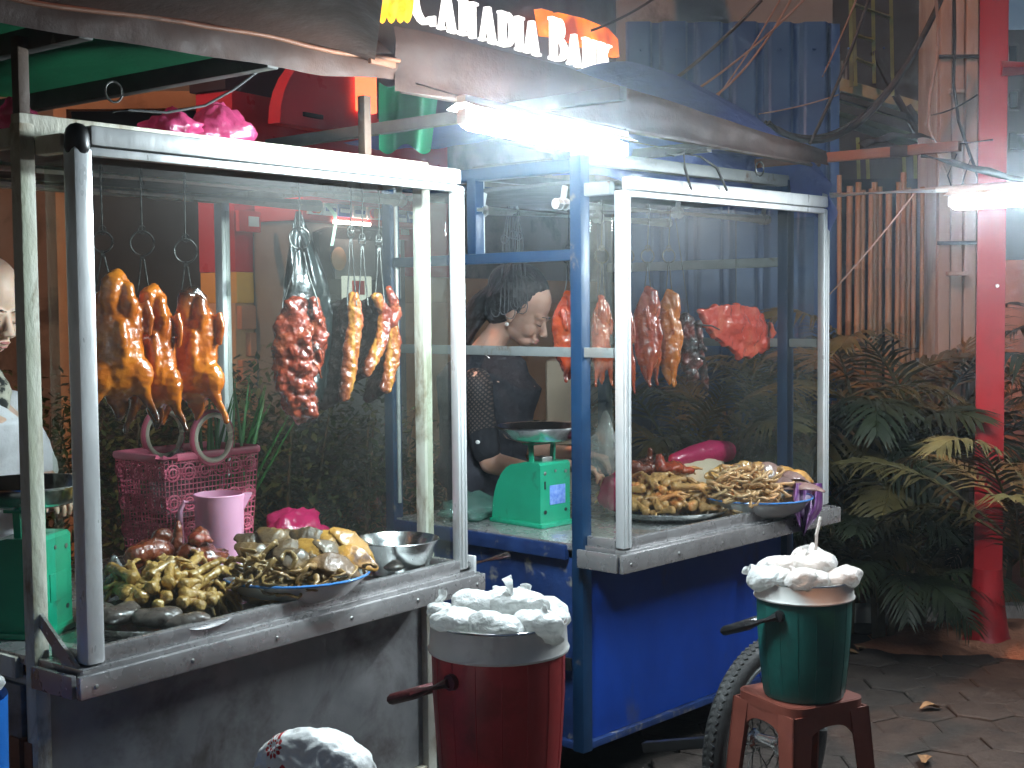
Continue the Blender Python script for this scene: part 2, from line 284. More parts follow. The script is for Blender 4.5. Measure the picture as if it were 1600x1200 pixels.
def wave_mat(name, base, dark, sc):
    """lace: a small lattice print of two colours"""
    m = pbr(name, base, 8, (.75, .9)); nt = m.node_tree; b = nt.nodes['Principled BSDF']
    tc = nd(nt, 'ShaderNodeTexCoord'); mp = nd(nt, 'ShaderNodeMapping'); mp.inputs['Rotation'].default_value = (0, 0.785, 0); mp.inputs['Scale'].default_value = (sc, sc, sc)
    nt.links.new(tc.outputs['Object'], mp.inputs[0]); sx = nd(nt, 'ShaderNodeSeparateXYZ'); nt.links.new(mp.outputs[0], sx.inputs[0])
    vals = []
    for k in (0, 2):
        fr = nd(nt, 'ShaderNodeMath', operation='FRACT'); nt.links.new(sx.outputs[k], fr.inputs[0])
        gt = nd(nt, 'ShaderNodeMath', operation='GREATER_THAN'); nt.links.new(fr.outputs[0], gt.inputs[0]); gt.inputs[1].default_value = .45; vals.append(gt)
    mu = nd(nt, 'ShaderNodeMath', operation='MULTIPLY'); nt.links.new(vals[0].outputs[0], mu.inputs[0]); nt.links.new(vals[1].outputs[0], mu.inputs[1])
    nt.links.new(mixc(nt, mu.outputs[0], dark, base), b.inputs['Base Color']); return m
wave_mat('lace', (.10, .075, .062), (.009, .009, .012), 85)
def belly_mat():
    """roast pork belly: layers of rind, fat and meat across the slab (its own x axis)"""
    m = pbr('pork_belly', (.4, .2, .05), 12, (.15, .32), 0, .55, 70, coat=.9); nt = m.node_tree; b = nt.nodes['Principled BSDF']; L = nt.links.new
    tc = nd(nt, 'ShaderNodeTexCoord'); sp = nd(nt, 'ShaderNodeSeparateXYZ'); L(tc.outputs['Object'], sp.inputs[0])
    f = noise_n(nt, tc.outputs['Object'], 28, 5, .65); f2 = noise_n(nt, tc.outputs['Object'], 14, 4)
    ma = nd(nt, 'ShaderNodeMath', operation='MULTIPLY_ADD'); L(f, ma.inputs[0]); ma.inputs[1].default_value = .030; L(sp.outputs[0], ma.inputs[2])
    mr = nd(nt, 'ShaderNodeMapRange'); L(ma.outputs[0], mr.inputs[0]); mr.inputs[1].default_value = -.028; mr.inputs[2].default_value = .050
    col = ramp_n(nt, mr.outputs[0], [(0, (.03, .010, .006)), (.20, (.16, .035, .012)), (.34, (.26, .065, .010)), (.48, (.46, .21, .034)), (.58, (.28, .062, .012)), (.68, (.38, .13, .02)), (.82, (.26, .04, .016)), (1, (.16, .025, .015))])
    mr2 = nd(nt, 'ShaderNodeMapRange'); L(f2, mr2.inputs[0]); mr2.inputs[1].default_value = .60; mr2.inputs[2].default_value = .72
    L(mixc(nt, mr2.outputs[0], col, (.09, .018, .010)), b.inputs['Base Color'])
belly_mat()
def flower_mat():
    """white shopping bag with a red many-petalled flower print"""
    m = pbr('bag_print', (.88, .89, .87), 7, (.35, .5), 0, .45, 22); nt = m.node_tree; b = nt.nodes['Principled BSDF']; L = nt.links.new
    def M(op, a, c=None, d=None):
        n = nd(nt, 'ShaderNodeMath', operation=op)
        for i, v in enumerate((a, c, d)):
            if v is None: continue
            if hasattr(v, 'links'): L(v, n.inputs[i])
            else: n.inputs[i].default_value = v
        return n.outputs[0]
    tc = nd(nt, 'ShaderNodeTexCoord'); sp = nd(nt, 'ShaderNodeSeparateXYZ'); L(tc.outputs['Object'], sp.inputs[0]); X, Z = sp.outputs[0], sp.outputs[2]
    tot = None
    for (cx, cz, sc) in ((-.030, -.050, .9), (-.055, .030, .32)):
        dx = M('ADD', X, -cx); dz = M('ADD', Z, -cz)
        r = M('DIVIDE', M('SQRT', M('ADD', M('MULTIPLY', dx, dx), M('MULTIPLY', dz, dz))), sc)
        th = M('ARCTAN2', dz, dx)
        for (n, ph, r0, r1, w) in ((12, 0, .030, .062, .30), (9, .3, .012, .030, .35)):
            s = M('ABSOLUTE', M('SINE', M('MULTIPLY_ADD', th, n/2, ph)))
            t = M('DIVIDE', M('ADD', r, -(r0+r1)/2), (r1-r0)/2)
            wd = M('MULTIPLY', M('SUBTRACT', 1.0, M('MULTIPLY', t, t)), 1.0)
            k = M('GREATER_THAN', M('SUBTRACT', wd, s), w-.25)
            tot = k if tot is None else M('MAXIMUM', tot, k)
    L(mixc(nt, tot, (.88, .89, .87), (.55, .025, .03)), b.inputs['Base Color'])
flower_mat()

# ------------------------------------------------------------------ mesh builder
def frame_of(d, up=None):
    d = d.normalized(); up = up or (Vector((0, 0, 1)) if abs(d.z) < .95 else Vector((0, 1, 0)))
    x = d.cross(up).normalized(); return x, x.cross(d).normalized()
class MB:
    def __init__(s): s.v = []; s.f = []
    def add(s, vs, fs, M=None):
        n = len(s.v); s.v += [tuple(M @ Vector(p)) if M else tuple(p) for p in vs]; s.f += [tuple(i+n for i in q) for q in fs]; return s
    def box(s, c, d, M=None, b=.003):
        x, y, z = (t/2 for t in d); b = min(b, x*.45, y*.45, z*.45)
        bm = bmesh.new(); bmesh.ops.create_cube(bm, size=1)
        for v in bm.verts: v.co = Vector((v.co.x*2*x, v.co.y*2*y, v.co.z*2*z))
        if b > .0004: bmesh.ops.bevel(bm, geom=bm.edges[:], offset=b, segments=2, profile=.6, affect='EDGES')
        bm.verts.index_update(); T = Matrix.Translation(c); T = (M @ T) if M else T
        s.add([v.co for v in bm.verts], [[v.index for v in f.verts] for f in bm.faces], T); bm.free(); return s
    def bar(s, p0, p1, w, h, b=.003, up=None):
        p0, p1 = Vector(p0), Vector(p1); d = p1-p0; x, y = frame_of(d, up); z = d.normalized()
        M = Matrix(((x.x, y.x, z.x, 0), (x.y, y.y, z.y, 0), (x.z, y.z, z.z, 0), (0, 0, 0, 1))); M.translation = (p0+p1)/2
        return s.box((0, 0, 0), (w, h, d.length), M, b)
    def tube(s, pts, r, n=10, closed=False, cap=True, ry=None, up=None, M=None):
        pts = [Vector(p) for p in pts]; N = len(pts); vs = []; fs = []
        rr = r if isinstance(r, (list, tuple)) else [r]*N; ryy = ry if isinstance(ry, (list, tuple)) else ([ry]*N if ry else rr)
        px = None
        for i, p in enumerate(pts):
            a = pts[(i-1) % N] if (closed or i > 0) else p; c = pts[(i+1) % N] if (closed or i < N-1) else p
            d = (c-a).normalized() if (c-a).length > 1e-9 else Vector((0, 0, 1))
            if px is None: x, y = frame_of(d, up)
            else:
                x = (px - d*px.dot(d)); x = x.normalized() if x.length > 1e-6 else frame_of(d, up)[0]; y = d.cross(x)
            px = x
            for k in range(n):
                t = 2*pi*k/n; vs.append(p + x*(cos(t)*rr[i]) + y*(sin(t)*ryy[i]))
        for i in range(N if closed else N-1):
            j = (i+1) % N
            for k in range(n): fs.append((i*n+k, i*n+(k+1) % n, j*n+(k+1) % n, j*n+k))
        if cap and not closed: fs.append(tuple(range(n-1, -1, -1))); fs.append(tuple((N-1)*n+k for k in range(n)))
        return s.add(vs, fs, M)
    def caps(s, pts, r, n=12, ry=None, M=None, up=None):
        """a rounded limb: tube with domed ends"""
        pts = [Vector(p) for p in pts]; r = list(r) if isinstance(r, (list, tuple)) else [r]*len(pts); ry = list(ry) if ry else r[:]
        d0 = (pts[0]-pts[1]).normalized(); d1 = (pts[-1]-pts[-2]).normalized(); P, A, B = [], [], []
        for t in (1.0, .85, .5): P.append(pts[0]+d0*r[0]*t); q = sqrt(max(.0004, 1-t*t)); A.append(r[0]*q); B.append(ry[0]*q)
        P += pts; A += r; B += ry
        for t in (.5, .85, 1.0): P.append(pts[-1]+d1*r[-1]*t); q = sqrt(max(.0004, 1-t*t)); A.append(r[-1]*q); B.append(ry[-1]*q)
        return s.tube(P, A, n, ry=B, M=M, up=up)
    def lathe(s, prof, n=40, M=None, closed=False):
        vs = []; fs = []
        for (r, z) in prof:
            for k in range(n): t = 2*pi*k/n; vs.append((r*cos(t), r*sin(t), z))
        m = len(prof)
        for i in range(m if closed else m-1):
            j = (i+1) % m
            for k in range(n): fs.append((i*n+k, i*n+(k+1) % n, j*n+(k+1) % n, j*n+k))
        if not closed:
            if prof[0][0] > 1e-5: fs.append(tuple(range(n-1, -1, -1)))
            if prof[-1][0] > 1e-5: fs.append(tuple((m-1)*n+k for k in range(n)))
        return s.add(vs, fs, M)
    def ell(s, c, r, n=14, M=None, rot=None):
        if isinstance(r, (int, float)): r = (r, r, r)
        vs = []; fs = []; m = n//2+1; T = Matrix.Translation(c)
        if rot: T = T @ rot
        if M: T = M @ T
        for i in range(m+1):
            ph = pi*(i/m)*.998+.003
            for k in range(n): t = 2*pi*k/n; vs.append((r[0]*sin(ph)*cos(t), r[1]*sin(ph)*sin(t), r[2]*cos(ph)))
        for i in range(m):
            for k in range(n): fs.append((i*n+k, (i+1)*n+k, (i+1)*n+(k+1) % n, i*n+(k+1) % n))
        fs.append(tuple(range(n))); fs.append(tuple(m*n+k for k in range(n-1, -1, -1)))
        return s.add(vs, fs, T)
    def prism(s, pts, M=None, depth=.02):
        """outline in x-z, thickness along y"""
        n = len(pts); vs = [(x, -depth/2, z) for x, z in pts]+[(x, depth/2, z) for x, z in pts]
        fs = [tuple(range(n)), tuple(range(2*n-1, n-1, -1))]+[(i, n+i, n+(i+1) % n, (i+1) % n) for i in range(n)]
        return s.add(vs, fs, M)
    def grid(s, nu, nv, fn, thick=0.0):
        vs = [fn(i/nu, j/nv) for j in range(nv+1) for i in range(nu+1)]
        fs = [(j*(nu+1)+i, j*(nu+1)+i+1, (j+1)*(nu+1)+i+1, (j+1)*(nu+1)+i) for j in range(nv) for i in range(nu)]
        return s.add(vs, fs)
    def mesh(s, name, smooth=True, ang=38):
        me = bpy.data.meshes.new(name); me.from_pydata(s.v, [], s.f); me.validate(); fix(me, smooth, ang); return me
def fix(me, smooth=True, ang=38):
    bm = bmesh.new(); bm.from_mesh(me); bmesh.ops.recalc_face_normals(bm, faces=bm.faces[:]); bm.to_mesh(me); bm.free()
    if smooth:
        me.polygons.foreach_set('use_smooth', [True]*len(me.polygons))
        if ang: me.set_sharp_from_angle(angle=rad(ang))
    me.update()
COL = scn.collection
def O(name, mb, mat, parent=None, loc=None, rz=None, smooth=True, ang=38, rot=None, bevel=0):
    me = mb.mesh(name, smooth, ang) if isinstance(mb, MB) else mb
    o = bpy.data.objects.new(name, me); COL.objects.link(o)
    if mat:
        if not me.materials: me.materials.append(MATS[mat])
    if parent: o.parent = parent
    if loc is not None: o.location = loc
    if rot is not None: o.rotation_euler = rot
    elif rz is not None: o.rotation_euler = (0, 0, rz)
    return o
def tag(o, label=None, cat=None, group=None, kind=None):
    if label: o['label'] = label
    if cat: o['category'] = cat
    if group: o['group'] = group
    if kind: o['kind'] = kind
    return o
def E(name, label, cat, loc=(0, 0, 0), rz=0, group=None):
    o = bpy.data.objects.new(name, None); COL.objects.link(o); o.location = loc; o.rotation_euler = (0, 0, rz); o.empty_display_size = .1
    return tag(o, label, cat, group)
def struct(o): o['kind'] = 'structure'; return o
def fuse(name, mb, voxel=.004, it=3, fac=.5):
    """weld overlapping closed shapes into one continuous skin"""
    me = bpy.data.meshes.new('tmp'); me.from_pydata(mb.v, [], mb.f); me.validate()
    bm = bmesh.new(); bm.from_mesh(me); bmesh.ops.recalc_face_normals(bm, faces=bm.faces[:]); bm.to_mesh(me); bm.free()
    ob = bpy.data.objects.new('tmp', me); COL.objects.link(ob)
    m = ob.modifiers.new('r', 'REMESH'); m.mode = 'VOXEL'; m.voxel_size = voxel
    q = ob.modifiers.new('s', 'SMOOTH'); q.iterations = it; q.factor = fac
    dg = bpy.context.evaluated_depsgraph_get(); dg.update(); res = bpy.data.meshes.new_from_object(ob.evaluated_get(dg)); res.name = name
    bpy.data.objects.remove(ob); bpy.data.meshes.remove(me)
    res.polygons.foreach_set('use_smooth', [True]*len(res.polygons)); res.materials.clear(); return res
def displace(me, amp, freq, seed=0.0, oct=2, ridge=False, aniso=(1, 1, 1)):
    off = Vector((seed*7.3, seed*3.1, seed*5.7)); ns = [v.normal.copy() for v in me.vertices]
    for v, n in zip(me.vertices, ns):
        p = Vector((v.co.x*aniso[0], v.co.y*aniso[1], v.co.z*aniso[2]))*freq+off; t = noise.fractal(p, 1.0, 2.0, oct)
        if ridge: t = .35-abs(t)*1.4
        v.co += n*(t*amp)
    me.update(); return me
def arc(c, r, a0, a1, n, ax='xz'):
    out = []
    for i in range(n+1):
        t = a0+(a1-a0)*i/n; u, v = r*cos(t), r*sin(t)
        out.append(Vector((c[0]+u, c[1], c[2]+v)) if ax == 'xz' else Vector((c[0]+u, c[1]+v, c[2])))
    return out
def inst(mesh, name, mat=None):
    o = bpy.data.objects.new(name, mesh); COL.objects.link(o)
    if mat and not mesh.materials: mesh.materials.append(MATS[mat])
    return o

# ================================================================== THE SETTING
gb = MB().grid(1, 1, lambda u, v: ((u-.5)*44, (v-.5)*44+14, -.035))
struct(O('ground', gb, 'ground', smooth=False))
pave = struct(O('pavement', MB().grid(1, 1, lambda u, v: (-3.2+u*7.4, 1.2+v*5.3, -.022)), 'ground', smooth=False))
hexm = []
for k in range(4):
    b = MB(); r = .1235; ring = [(r*cos(pi/6+pi/3*i), r*sin(pi/6+pi/3*i)) for i in range(6)]
    vs = [(x, y, -.02) for x, y in ring]+[(x, y, -.004) for x, y in ring]+[(x*.94, y*.94, R.uniform(-.001, .001)) for x, y in ring]
    fs = [(6, 7, 8, 9, 10, 11)[::1]] if False else []
    for i in range(6): fs += [(i, (i+1) % 6, 6+(i+1) % 6, 6+i), (6+i, 6+(i+1) % 6, 12+(i+1) % 6, 12+i)]
    fs.append((12, 13, 14, 15, 16, 17)); b.add(vs, fs); me = b.mesh('paver', False); me.materials.append(MATS['paver']); hexm.append(me)
dx, dy = .216, .187; cnt = 0
for j in range(-2, 24):
    for i in range(-1, 16):
        x = .35+i*dx+(dx/2 if j % 2 else 0); y = 2.55+j*dy
        p = Vector((x, y, 0))
        if y > 6.35 or x > 2.75 or x < .25 or x < .10*y or cnt >= 295: continue
        if x > .46*y+.25 or x < (y-3.2)*.10: continue
        o = inst(hexm[(i*7+j*3) % 4], 'paver'); o.parent = pave; o.location = (x+R.uniform(-.003, .003), y+R.uniform(-.003, .003), R.uniform(-.005, .003)); o.rotation_euler = (R.uniform(-.012, .012), R.uniform(-.012, .012), R.uniform(-.02, .02)); cnt += 1

# ---- bank front: one wall that recedes to the right
KW = Frame(0.0, 7.5, .53)
bank = E('bank_building', 'bank front with red, yellow and tan bands behind the left cart', 'building', KW.w(0, 0, 0), KW.rz)
def lxw(px, ly=0): return KW.onY(px, 400, ly).x
xa, xb = lxw(366), lxw(968)
O('wall', MB().box(((xa+xb)/2, .10, .78), (xb-xa, .2, 1.56), b=.004), 'bank_tan', bank)
x1 = lxw(700)
O('red_panel', MB().box(((xa+x1)/2, .095, 2.06), (x1-xa, .2, .742), b=.004), 'bank_red', bank)
xy = lxw(560)
O('yellow_panel', MB().box(((xa+xy)/2, .09, 1.624), (xy-xa, .2, .128), b=.004), 'bank_yellow', bank)
O('tan_panel', MB().box(((xy+xb)/2, .1, 1.624), (xb-xy, .2, .128), b=.002), 'bank_tan', bank)
O('upper_wall', MB().box(((x1+xb)/2, .1, 2.06), (xb-x1, .2, .742), b=.002), 'dim_wall', bank)
z0 = 2.435
O('fascia_wall', MB().box(((xa+xb)/2, .12, z0+1.3), (xb-xa+.02, .2, 2.6), b=.004), 'sign_board', bank)
bw = [( -0.02)]
for r_ in range(5):                                                # brick courses under the yellow band
    n = 5; w = (xy-xa)/n
    for i in range(n):
        zz = 1.50-r_*.112
        O('brick', MB().box((xa+(i+.5)*w+(w*.3 if r_ % 2 else 0), -.012, zz), (w-.016, .03, .098), b=.004), 'bank_brick', bank)
# booth header: a red rounded panel and a grey post, under the sign
hx0, hx1 = lxw(432, -.3), lxw(584, -.3); hz0, hz1 = KW.onY(500, 205, -.3).z, KW.onY(560, 92, -.3).z
head = E('booth_header', 'glossy red rounded booth header above the cash machine', 'sign', KW.w(0, -.30, 0), KW.rz)
w = hx1-hx0; h = hz1-hz0
pts = [(hx0, hz0)]+[(hx0+w*.62*(1-cos(t)), hz0+h*sin(t)) for t in [pi/2*i/8 for i in range(1, 9)]]+[(hx1, hz1), (hx1, hz0)]
O('panel', MB().prism(pts, None, .06), 'bank_red', head, ang=25)
O('light_box', MB().box((hx1-.10, -.045, (hz0+hz1)/2+.02), (.12, .03, h*.5), b=.008), 'red_lamp', head)
O('slot', MB().box((hx0+.20, -.036, hz0+.05), (.12, .012, .018), b=.002), 'hole_black', head)
# cash machine
am = KW.onY(505, 420, -.30); atm = E('cash_machine', 'red and grey cash machine set in the red bank wall', 'cash machine', KW.w(am.x, -.12, 0), KW.rz)
ax0, ax1 = KW.onY(425, 400, -.12).x-am.x, KW.onY(604, 400, -.12).x-am.x; aw = ax1-ax0; ac = (ax0+ax1)/2
def az(py): return KW.onY(505, py, -.2).z
O('housing', MB().box((ac, 0, (az(330)+.75)/2), (aw, .22, az(330)-.75), b=.02), 'atm_grey', atm)
O('top_panel', MB().box((ac, -.05, (az(312)+az(350))/2), (aw*1.04, .26, az(312)-az(350)), b=.012), 'logo_red', atm)
O('lamp_strip', MB().box((ac-.10, -.185, az(349)), (aw*.30, .02, .014), b=.004), 'booth_glow', atm)
O('screen_hood', MB().prism([(ac-aw*.30, az(470)), (ac-aw*.34, az(365)), (ac-aw*.24, az(356)), (ac+aw*.20, az(356)), (ac+aw*.26, az(372)), (ac+aw*.22, az(470))], Matrix.Translation((0, -.115, 0)), .05), 'atm_dark', atm)
sc = O('screen', MB().box((ac-aw*.04, -.145, az(405)), (aw*.36, .012, .17), b=.004), 'atm_grey', atm)
O('keypad', MB().box((ac-aw*.10, -.19, az(452)), (.20, .012, .11), Matrix.Rotation(-.35, 4, 'X') if False else None, .004), 'screen_glow', atm)
kp = O('keypad_print', MB().box((ac-aw*.10, -.198, az(450)), (.08, .01, .06), b=.002), 'logo_red', atm)
O('side_label', MB().box((ac+aw*.36, -.116, az(415)), (.11, .012, .28), b=.003), 'sign_white', atm)
O('side_mark', MB().box((ac+aw*.36, -.124, az(398)), (.09, .008, .03), b=.002), 'logo_red', atm)
O('mirror', MB().lathe([(.001, 0), (.045, 0), (.05, .010), (.035, .02), (.001, .022)], 24, Matrix.Translation((ac-aw*.20, -.15, az(405))) @ Matrix.Rotation(pi/2, 4, 'X')), 'bank_tan', atm)
cols = ['logo_red', 'sign_white', 'logo_blue', 'sign_white', 'logo_orange', 'logo_blue', 'sign_white', 'logo_blue']
for i, c in enumerate(cols):                                       # row of card stickers
    x = ax0+aw*(i+.5)/8
    st = O('card_sticker', MB().box((x, -.186, az(331)), (aw/9, .01, .052), b=.002), 'sign_white' if c != 'logo_blue' else 'logo_blue', atm)
    if c in ('logo_orange', 'logo_red'):
        O('sticker_disc', MB().lathe([(.001, 0), (.022, 0), (.022, .004), (.001, .004)], 16, Matrix.Translation((x-.010, -.192, az(331))) @ Matrix.Rotation(pi/2, 4, 'X')), 'logo_red', st)
        O('sticker_disc', MB().lathe([(.001, 0), (.022, 0), (.022, .003), (.001, .003)], 16, Matrix.Translation((x+.012, -.1945, az(331))) @ Matrix.Rotation(pi/2, 4, 'X')), 'logo_orange', st)
    else:
        O('sticker_bar', MB().box((x, -.192, az(331)), (aw/12, .006, .016), b=.001), 'logo_blue' if c == 'sign_white' else 'sign_white', st)
for px in (388, 592):
    x = KW.onY(px, 350, -.12).x-am.x
    st = O('notice', MB().box((x, -.12 if px > 400 else .0, az(352)), (.13, .02, .085), b=.003), 'logo_red', atm)
    O('notice_text', MB().box((x+.02, -.132 if px > 400 else -.012, az(352)), (.06, .006, .04), b=.001), 'sign_white', st)

# ---- illuminated bank letters
def glyph(ch):
    """strokes of a serif capital in a box one unit high; returns outlines and the width"""
    def rect(x0, z0, x1, z1): return [(x0, z0), (x1, z0), (x1, z1), (x0, z1)]
    def ringseg(cx, cz, ro, ri, a0, a1, sx=1.0, n=12):
        q = [(cx+ro*sx*cos(a0+(a1-a0)*i/n), cz+ro*sin(a0+(a1-a0)*i/n)) for i in range(n+1)]
        return [q[i:i+2]+[(cx+ri*.78*sx*cos(a0+(a1-a0)*k/n), cz+ri*sin(a0+(a1-a0)*k/n)) for k in (i+1, i)] for i in range(n)]
    s = .075
    if ch == 'C': return ringseg(.46, .5, .5, .40, rad(48), rad(312), .92)+[rect(.72, .74, .80, 1.0), rect(.72, 0.02, .79, .22)], .86
    if ch == 'A': return [[(.06, 0), (.15, 0), (.46, 1), (.36, 1)], [(.60, 0), (.84, 0), (.52, 1), (.36, 1)], rect(.2, .28, .66, .37), rect(0, 0, .24, s), rect(.53, 0, .92, s)], .94
    if ch == 'N': return [rect(.10, 0, .2, 1), rect(.70, 0, .8, 1), [(.10, 1), (.34, 1), (.80, 0), (.62, 0)], rect(0, 0, .30, s), rect(0, 1-s, .3, 1), rect(.58, 1-s, .92, 1)], .96
    if ch == 'D': return [rect(.08, 0, .30, 1), rect(0, 0, .4, s), rect(0, 1-s, .4, 1)]+ringseg(.38, .5, .5, .41, -pi/2, pi/2, .92), .88
    if ch == 'I': return [rect(.08, 0, .32, 1), rect(0, 0, .4, s), rect(0, 1-s, .4, 1)], .46
    if ch == 'B': return [rect(.08, 0, .30, 1), rect(0, 0, .4, s), rect(0, 1-s, .4, 1)]+ringseg(.38, .74, .26, .17, -pi/2, pi/2, 1.1)+ringseg(.40, .27, .27, .17, -pi/2, pi/2, 1.25), .80
    if ch == 'K': return [rect(.08, 0, .30, 1), rect(0, 0, .4, s), rect(0, 1-s, .4, 1), [(.28, .42), (.38, .40), (.80, 1), (.66, 1)], [(.36, .52), (.54, .62), (.94, 0), (.70, 0)], rect(.56, 1-s, .92, 1), rect(.60, 0, 1.0, s)], 1.0
sa, sb = KW.onY(643, 33, -.16), KW.onY(958, 119, -.16)
sign = E('bank_sign', 'white glowing capital letters of the bank sign above the carts', 'sign', KW.w(0, -.16, 0), KW.rz)
word = [('C', 1.0), ('A', .76), ('N', .76), ('A', .76), ('D', .76), ('I', .76), ('A', .76), (' ', 0), ('B', 1.0), ('A', .76), ('N', .76), ('K', .76)]
tot = sum((glyph(c)[1]*h if c != ' ' else .34) for c, h in word); U = (sb.x-sa.x)/tot; x = sa.x; HC = .235
for c, h in word:
    if c == ' ': x += .34*U; continue
    g, wd = glyph(c); t = (x-sa.x)/(sb.x-sa.x); zb = sa.z+(sb.z-sa.z)*t
    b = MB()
    for i, poly in enumerate(g):
        b.prism([(x+p[0]*U*h*.84, zb+p[1]*HC*h) for p in poly], Matrix.Translation((0, -.0006*i, 0)), .03)
    O('letter', b, 'letter_glow', sign, smooth=False); x += wd*U*h
emb = E('sign_emblem', 'yellow lit lobed emblem left of the bank letters', 'emblem', KW.w(0, -.16, 0), KW.rz)
for i, px in enumerate((597, 611, 625, 636)):
    p = KW.onY(px, 6, -.16); O('lobe', MB().ell((p.x, 0, p.z+.06), (.040 if i % 3 else .034, .035, .15), 16), 'yellow_glow', emb)
# glass canopy beside the sign; its orange reflected glow is emitted
gl = E('amber_canopy', 'curved glass canopy with painted amber glow behind the last letters', 'canopy', KW.w(0, -.05, 0), KW.rz)
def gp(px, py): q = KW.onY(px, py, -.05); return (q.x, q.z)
O('glass_panel', MB().prism([gp(840, 14), gp(858, 19), gp(870, 58), gp(848, 56)], None, .05), 'orange_reflection', gl)
O('glass_panel', MB().prism([gp(866, 20), gp(905, 29), gp(945, 45), gp(960, 62), gp(962, 90), gp(880, 62)], None, .05), 'orange_reflection', gl)

# ---- grey block and dim wall right of the bank, dark house left
gw = O('side_wall', MB().box((1.05, 9.6, 2.6), (2.4, .3, 5.4)), 'concrete_grey'); tag(gw, 'grey rendered wall rising behind the blue fence', 'wall')
dw = O('mural_wall', MB().box((.25, 9.1, 1.5), (2.6, .2, 3.0)), 'dim_wall'); tag(dw, 'dim stained brown wall behind the woman in black', 'wall')
dl = O('house_wall', MB().box((-3.4, 8.2, 2.2), (4.0, .3, 4.6)), 'dim_wall'); tag(dl, 'dark brown house wall at far left behind the vendor', 'wall')
dk = E('doorway', 'doorway closed by a painted dark board behind the hanging golden ducks', 'doorway', onD(265, 480, 7.2)*1.0, 0)
dk.location.z = 0
O('darkness_board', MB().box((0, .06, 1.3), (1.02, .08, 2.6)), 'site_dark', dk)  # near-black board stands in for the darkness beyond
O('jamb', MB().box((-.54, 0, 1.3), (.07, .12, 2.6)), 'bank_tan', dk); O('lintel', MB().box((0, 0, 2.64), (1.15, .12, .09)), 'bank_tan', dk)

# ---- blue corrugated fence (three sheets), facing the street
fd = 7.7; fx0, fx1 = onD(982, 300, fd).x, onD(1301, 300, fd).x; ftop = onD(1180, 33, fd).z
fen = E('sheet_fence', 'tall blue corrugated metal fence behind the right cart', 'fence', (fx0, fd, 0), 0)
n = 3; sw = (fx1-fx0)/n
def corr(x):
    t = (x % .20)/.20
    if t < .60: return -.018
    if t < .70: return -.018+.045*(t-.60)/.10
    if t < .90: return .027
    return .027-.045*(t-.90)/.10
for k in range(n):
    b = MB(); xs = []; x = k*sw-.01
    while x < (k+1)*sw+.01: xs.append(x); x += .01
    vs = [(x, corr(x)+.004*k, z) for z in (.25, ftop-.25-.004*k+.25) for x in xs]; m = len(xs)
    b.add(vs, [(i, i+1, m+i+1, m+i) for i in range(m-1)]); o = O('sheet', b, 'fence_blue', fen, ang=20)
    q = o.modifiers.new('solid', 'SOLIDIFY'); q.thickness = .003
    for i in range(4):
        O('screw', MB().lathe([(.001, .004), (.005, .003), (.007, 0)], 10, Matrix.Translation((k*sw+.07+.2*i, -.019, ftop-.16)) @ Matrix.Rotation(pi/2, 4, 'X')), 'fence_blue', fen)
O('edge_post', MB().box((fx1-fx0+.004, .0, ftop/2-.01), (.05, .07, ftop-.03)), 'fence_blue', fen)
O('rail', MB().box(((fx1-fx0)/2, .065, ftop-.4), (fx1-fx0, .04, .05)), 'rail_grey', fen); O('rail', MB().box(((fx1-fx0)/2, .065, .8), (fx1-fx0, .04, .05)), 'rail_grey', fen)

# ---- bamboo screen
bd = 7.35; bx0, bx1 = onD(1306, 400, bd).x, onD(1462, 400, bd).x; bt = onD(1380, 300, bd).z
bam = E('bamboo_screen', 'screen of upright bamboo poles between blue fence and pink pillar', 'screen', (bx0, bd, 0), 0)
x = .012; i = 0
while x < bx1-bx0:
    r = R.uniform(.012, .0195); x += r; tp = bt+R.uniform(-.02, .12); ln = R.uniform(-.012, .012); fw = R.uniform(-.02, .02)
    pts = []; rr = []; z = .1; nodes = []
    while z < tp:
        nodes.append(z); pts += [(x+ln*z/2, fw, z), (x+ln*z/2, fw, z+.006), (x+ln*z/2, fw, z+.014)]; rr += [r*.97, r*1.13, r*.97]; z += R.uniform(.20, .34)
    pts.append((x+ln*tp/2, fw, tp)); rr.append(r*.95)
    p = O('pole', MB().tube(pts, rr, 10), 'bamboo', bam); O('node_ring', sum_rings(pts, r) if False else MB().tube([(x+ln*nodes[-1]/2, fw, nodes[-1]+.002), (x+ln*nodes[-1]/2, fw, nodes[-1]+.010)], r*1.16, 10), 'bamboo_node', p)
    x += r+R.uniform(.002, .010); i += 1
O('tie_rail', MB().bar((0, .04, 1.25), (bx1-bx0, .04, 1.25), .03, .03), 'bamboo', bam); O('tie_rail', MB().bar((0, .04, .55), (bx1-bx0, .04, .55), .03, .03), 'bamboo', bam)
O('lower_board', MB().box(((bx1-bx0)/2, .07, .5), (bx1-bx0, .02, 1.0)), 'formwork', bam)

# ---- pink boarded pillar
pd = 7.1; qx0, qx1 = onD(1464, 300, pd).x, onD(1545, 300, pd).x
pil = E('boarded_pillar', 'pinkish boarded concrete pillar behind the red pole', 'pillar', ((qx0+qx1)/2, pd+.18, 0), 0)
w = qx1-qx0
for i in range(4):
    O('board', MB().box((-w/2+w*(i+.5)/4, -.18+.012*(i % 2), 2.1), (w/4-.008, .05, 4.2-.05*(i % 3)), b=.004), 'formwork', pil)
O('core', MB().box((0, .02, 2.05), (w*.96, .32, 4.1)), 'concrete', pil)
for (px, py, ww) in ((1490, 428, .10), (1492, 585, .09), (1490, 145, .07)):
    q = onD(px, py, pd); O('ledge', MB().box((q.x-(qx0+qx1)/2, -.225, q.z), (ww, .05, .022), b=.003), 'formwork', pil)
for (py) in (90, 380): 
    q = onD(1500, py, pd); O('strap', MB().box((0, -.21, q.z), (w*1.04, .012, .02), b=.002), 'cable', pil)

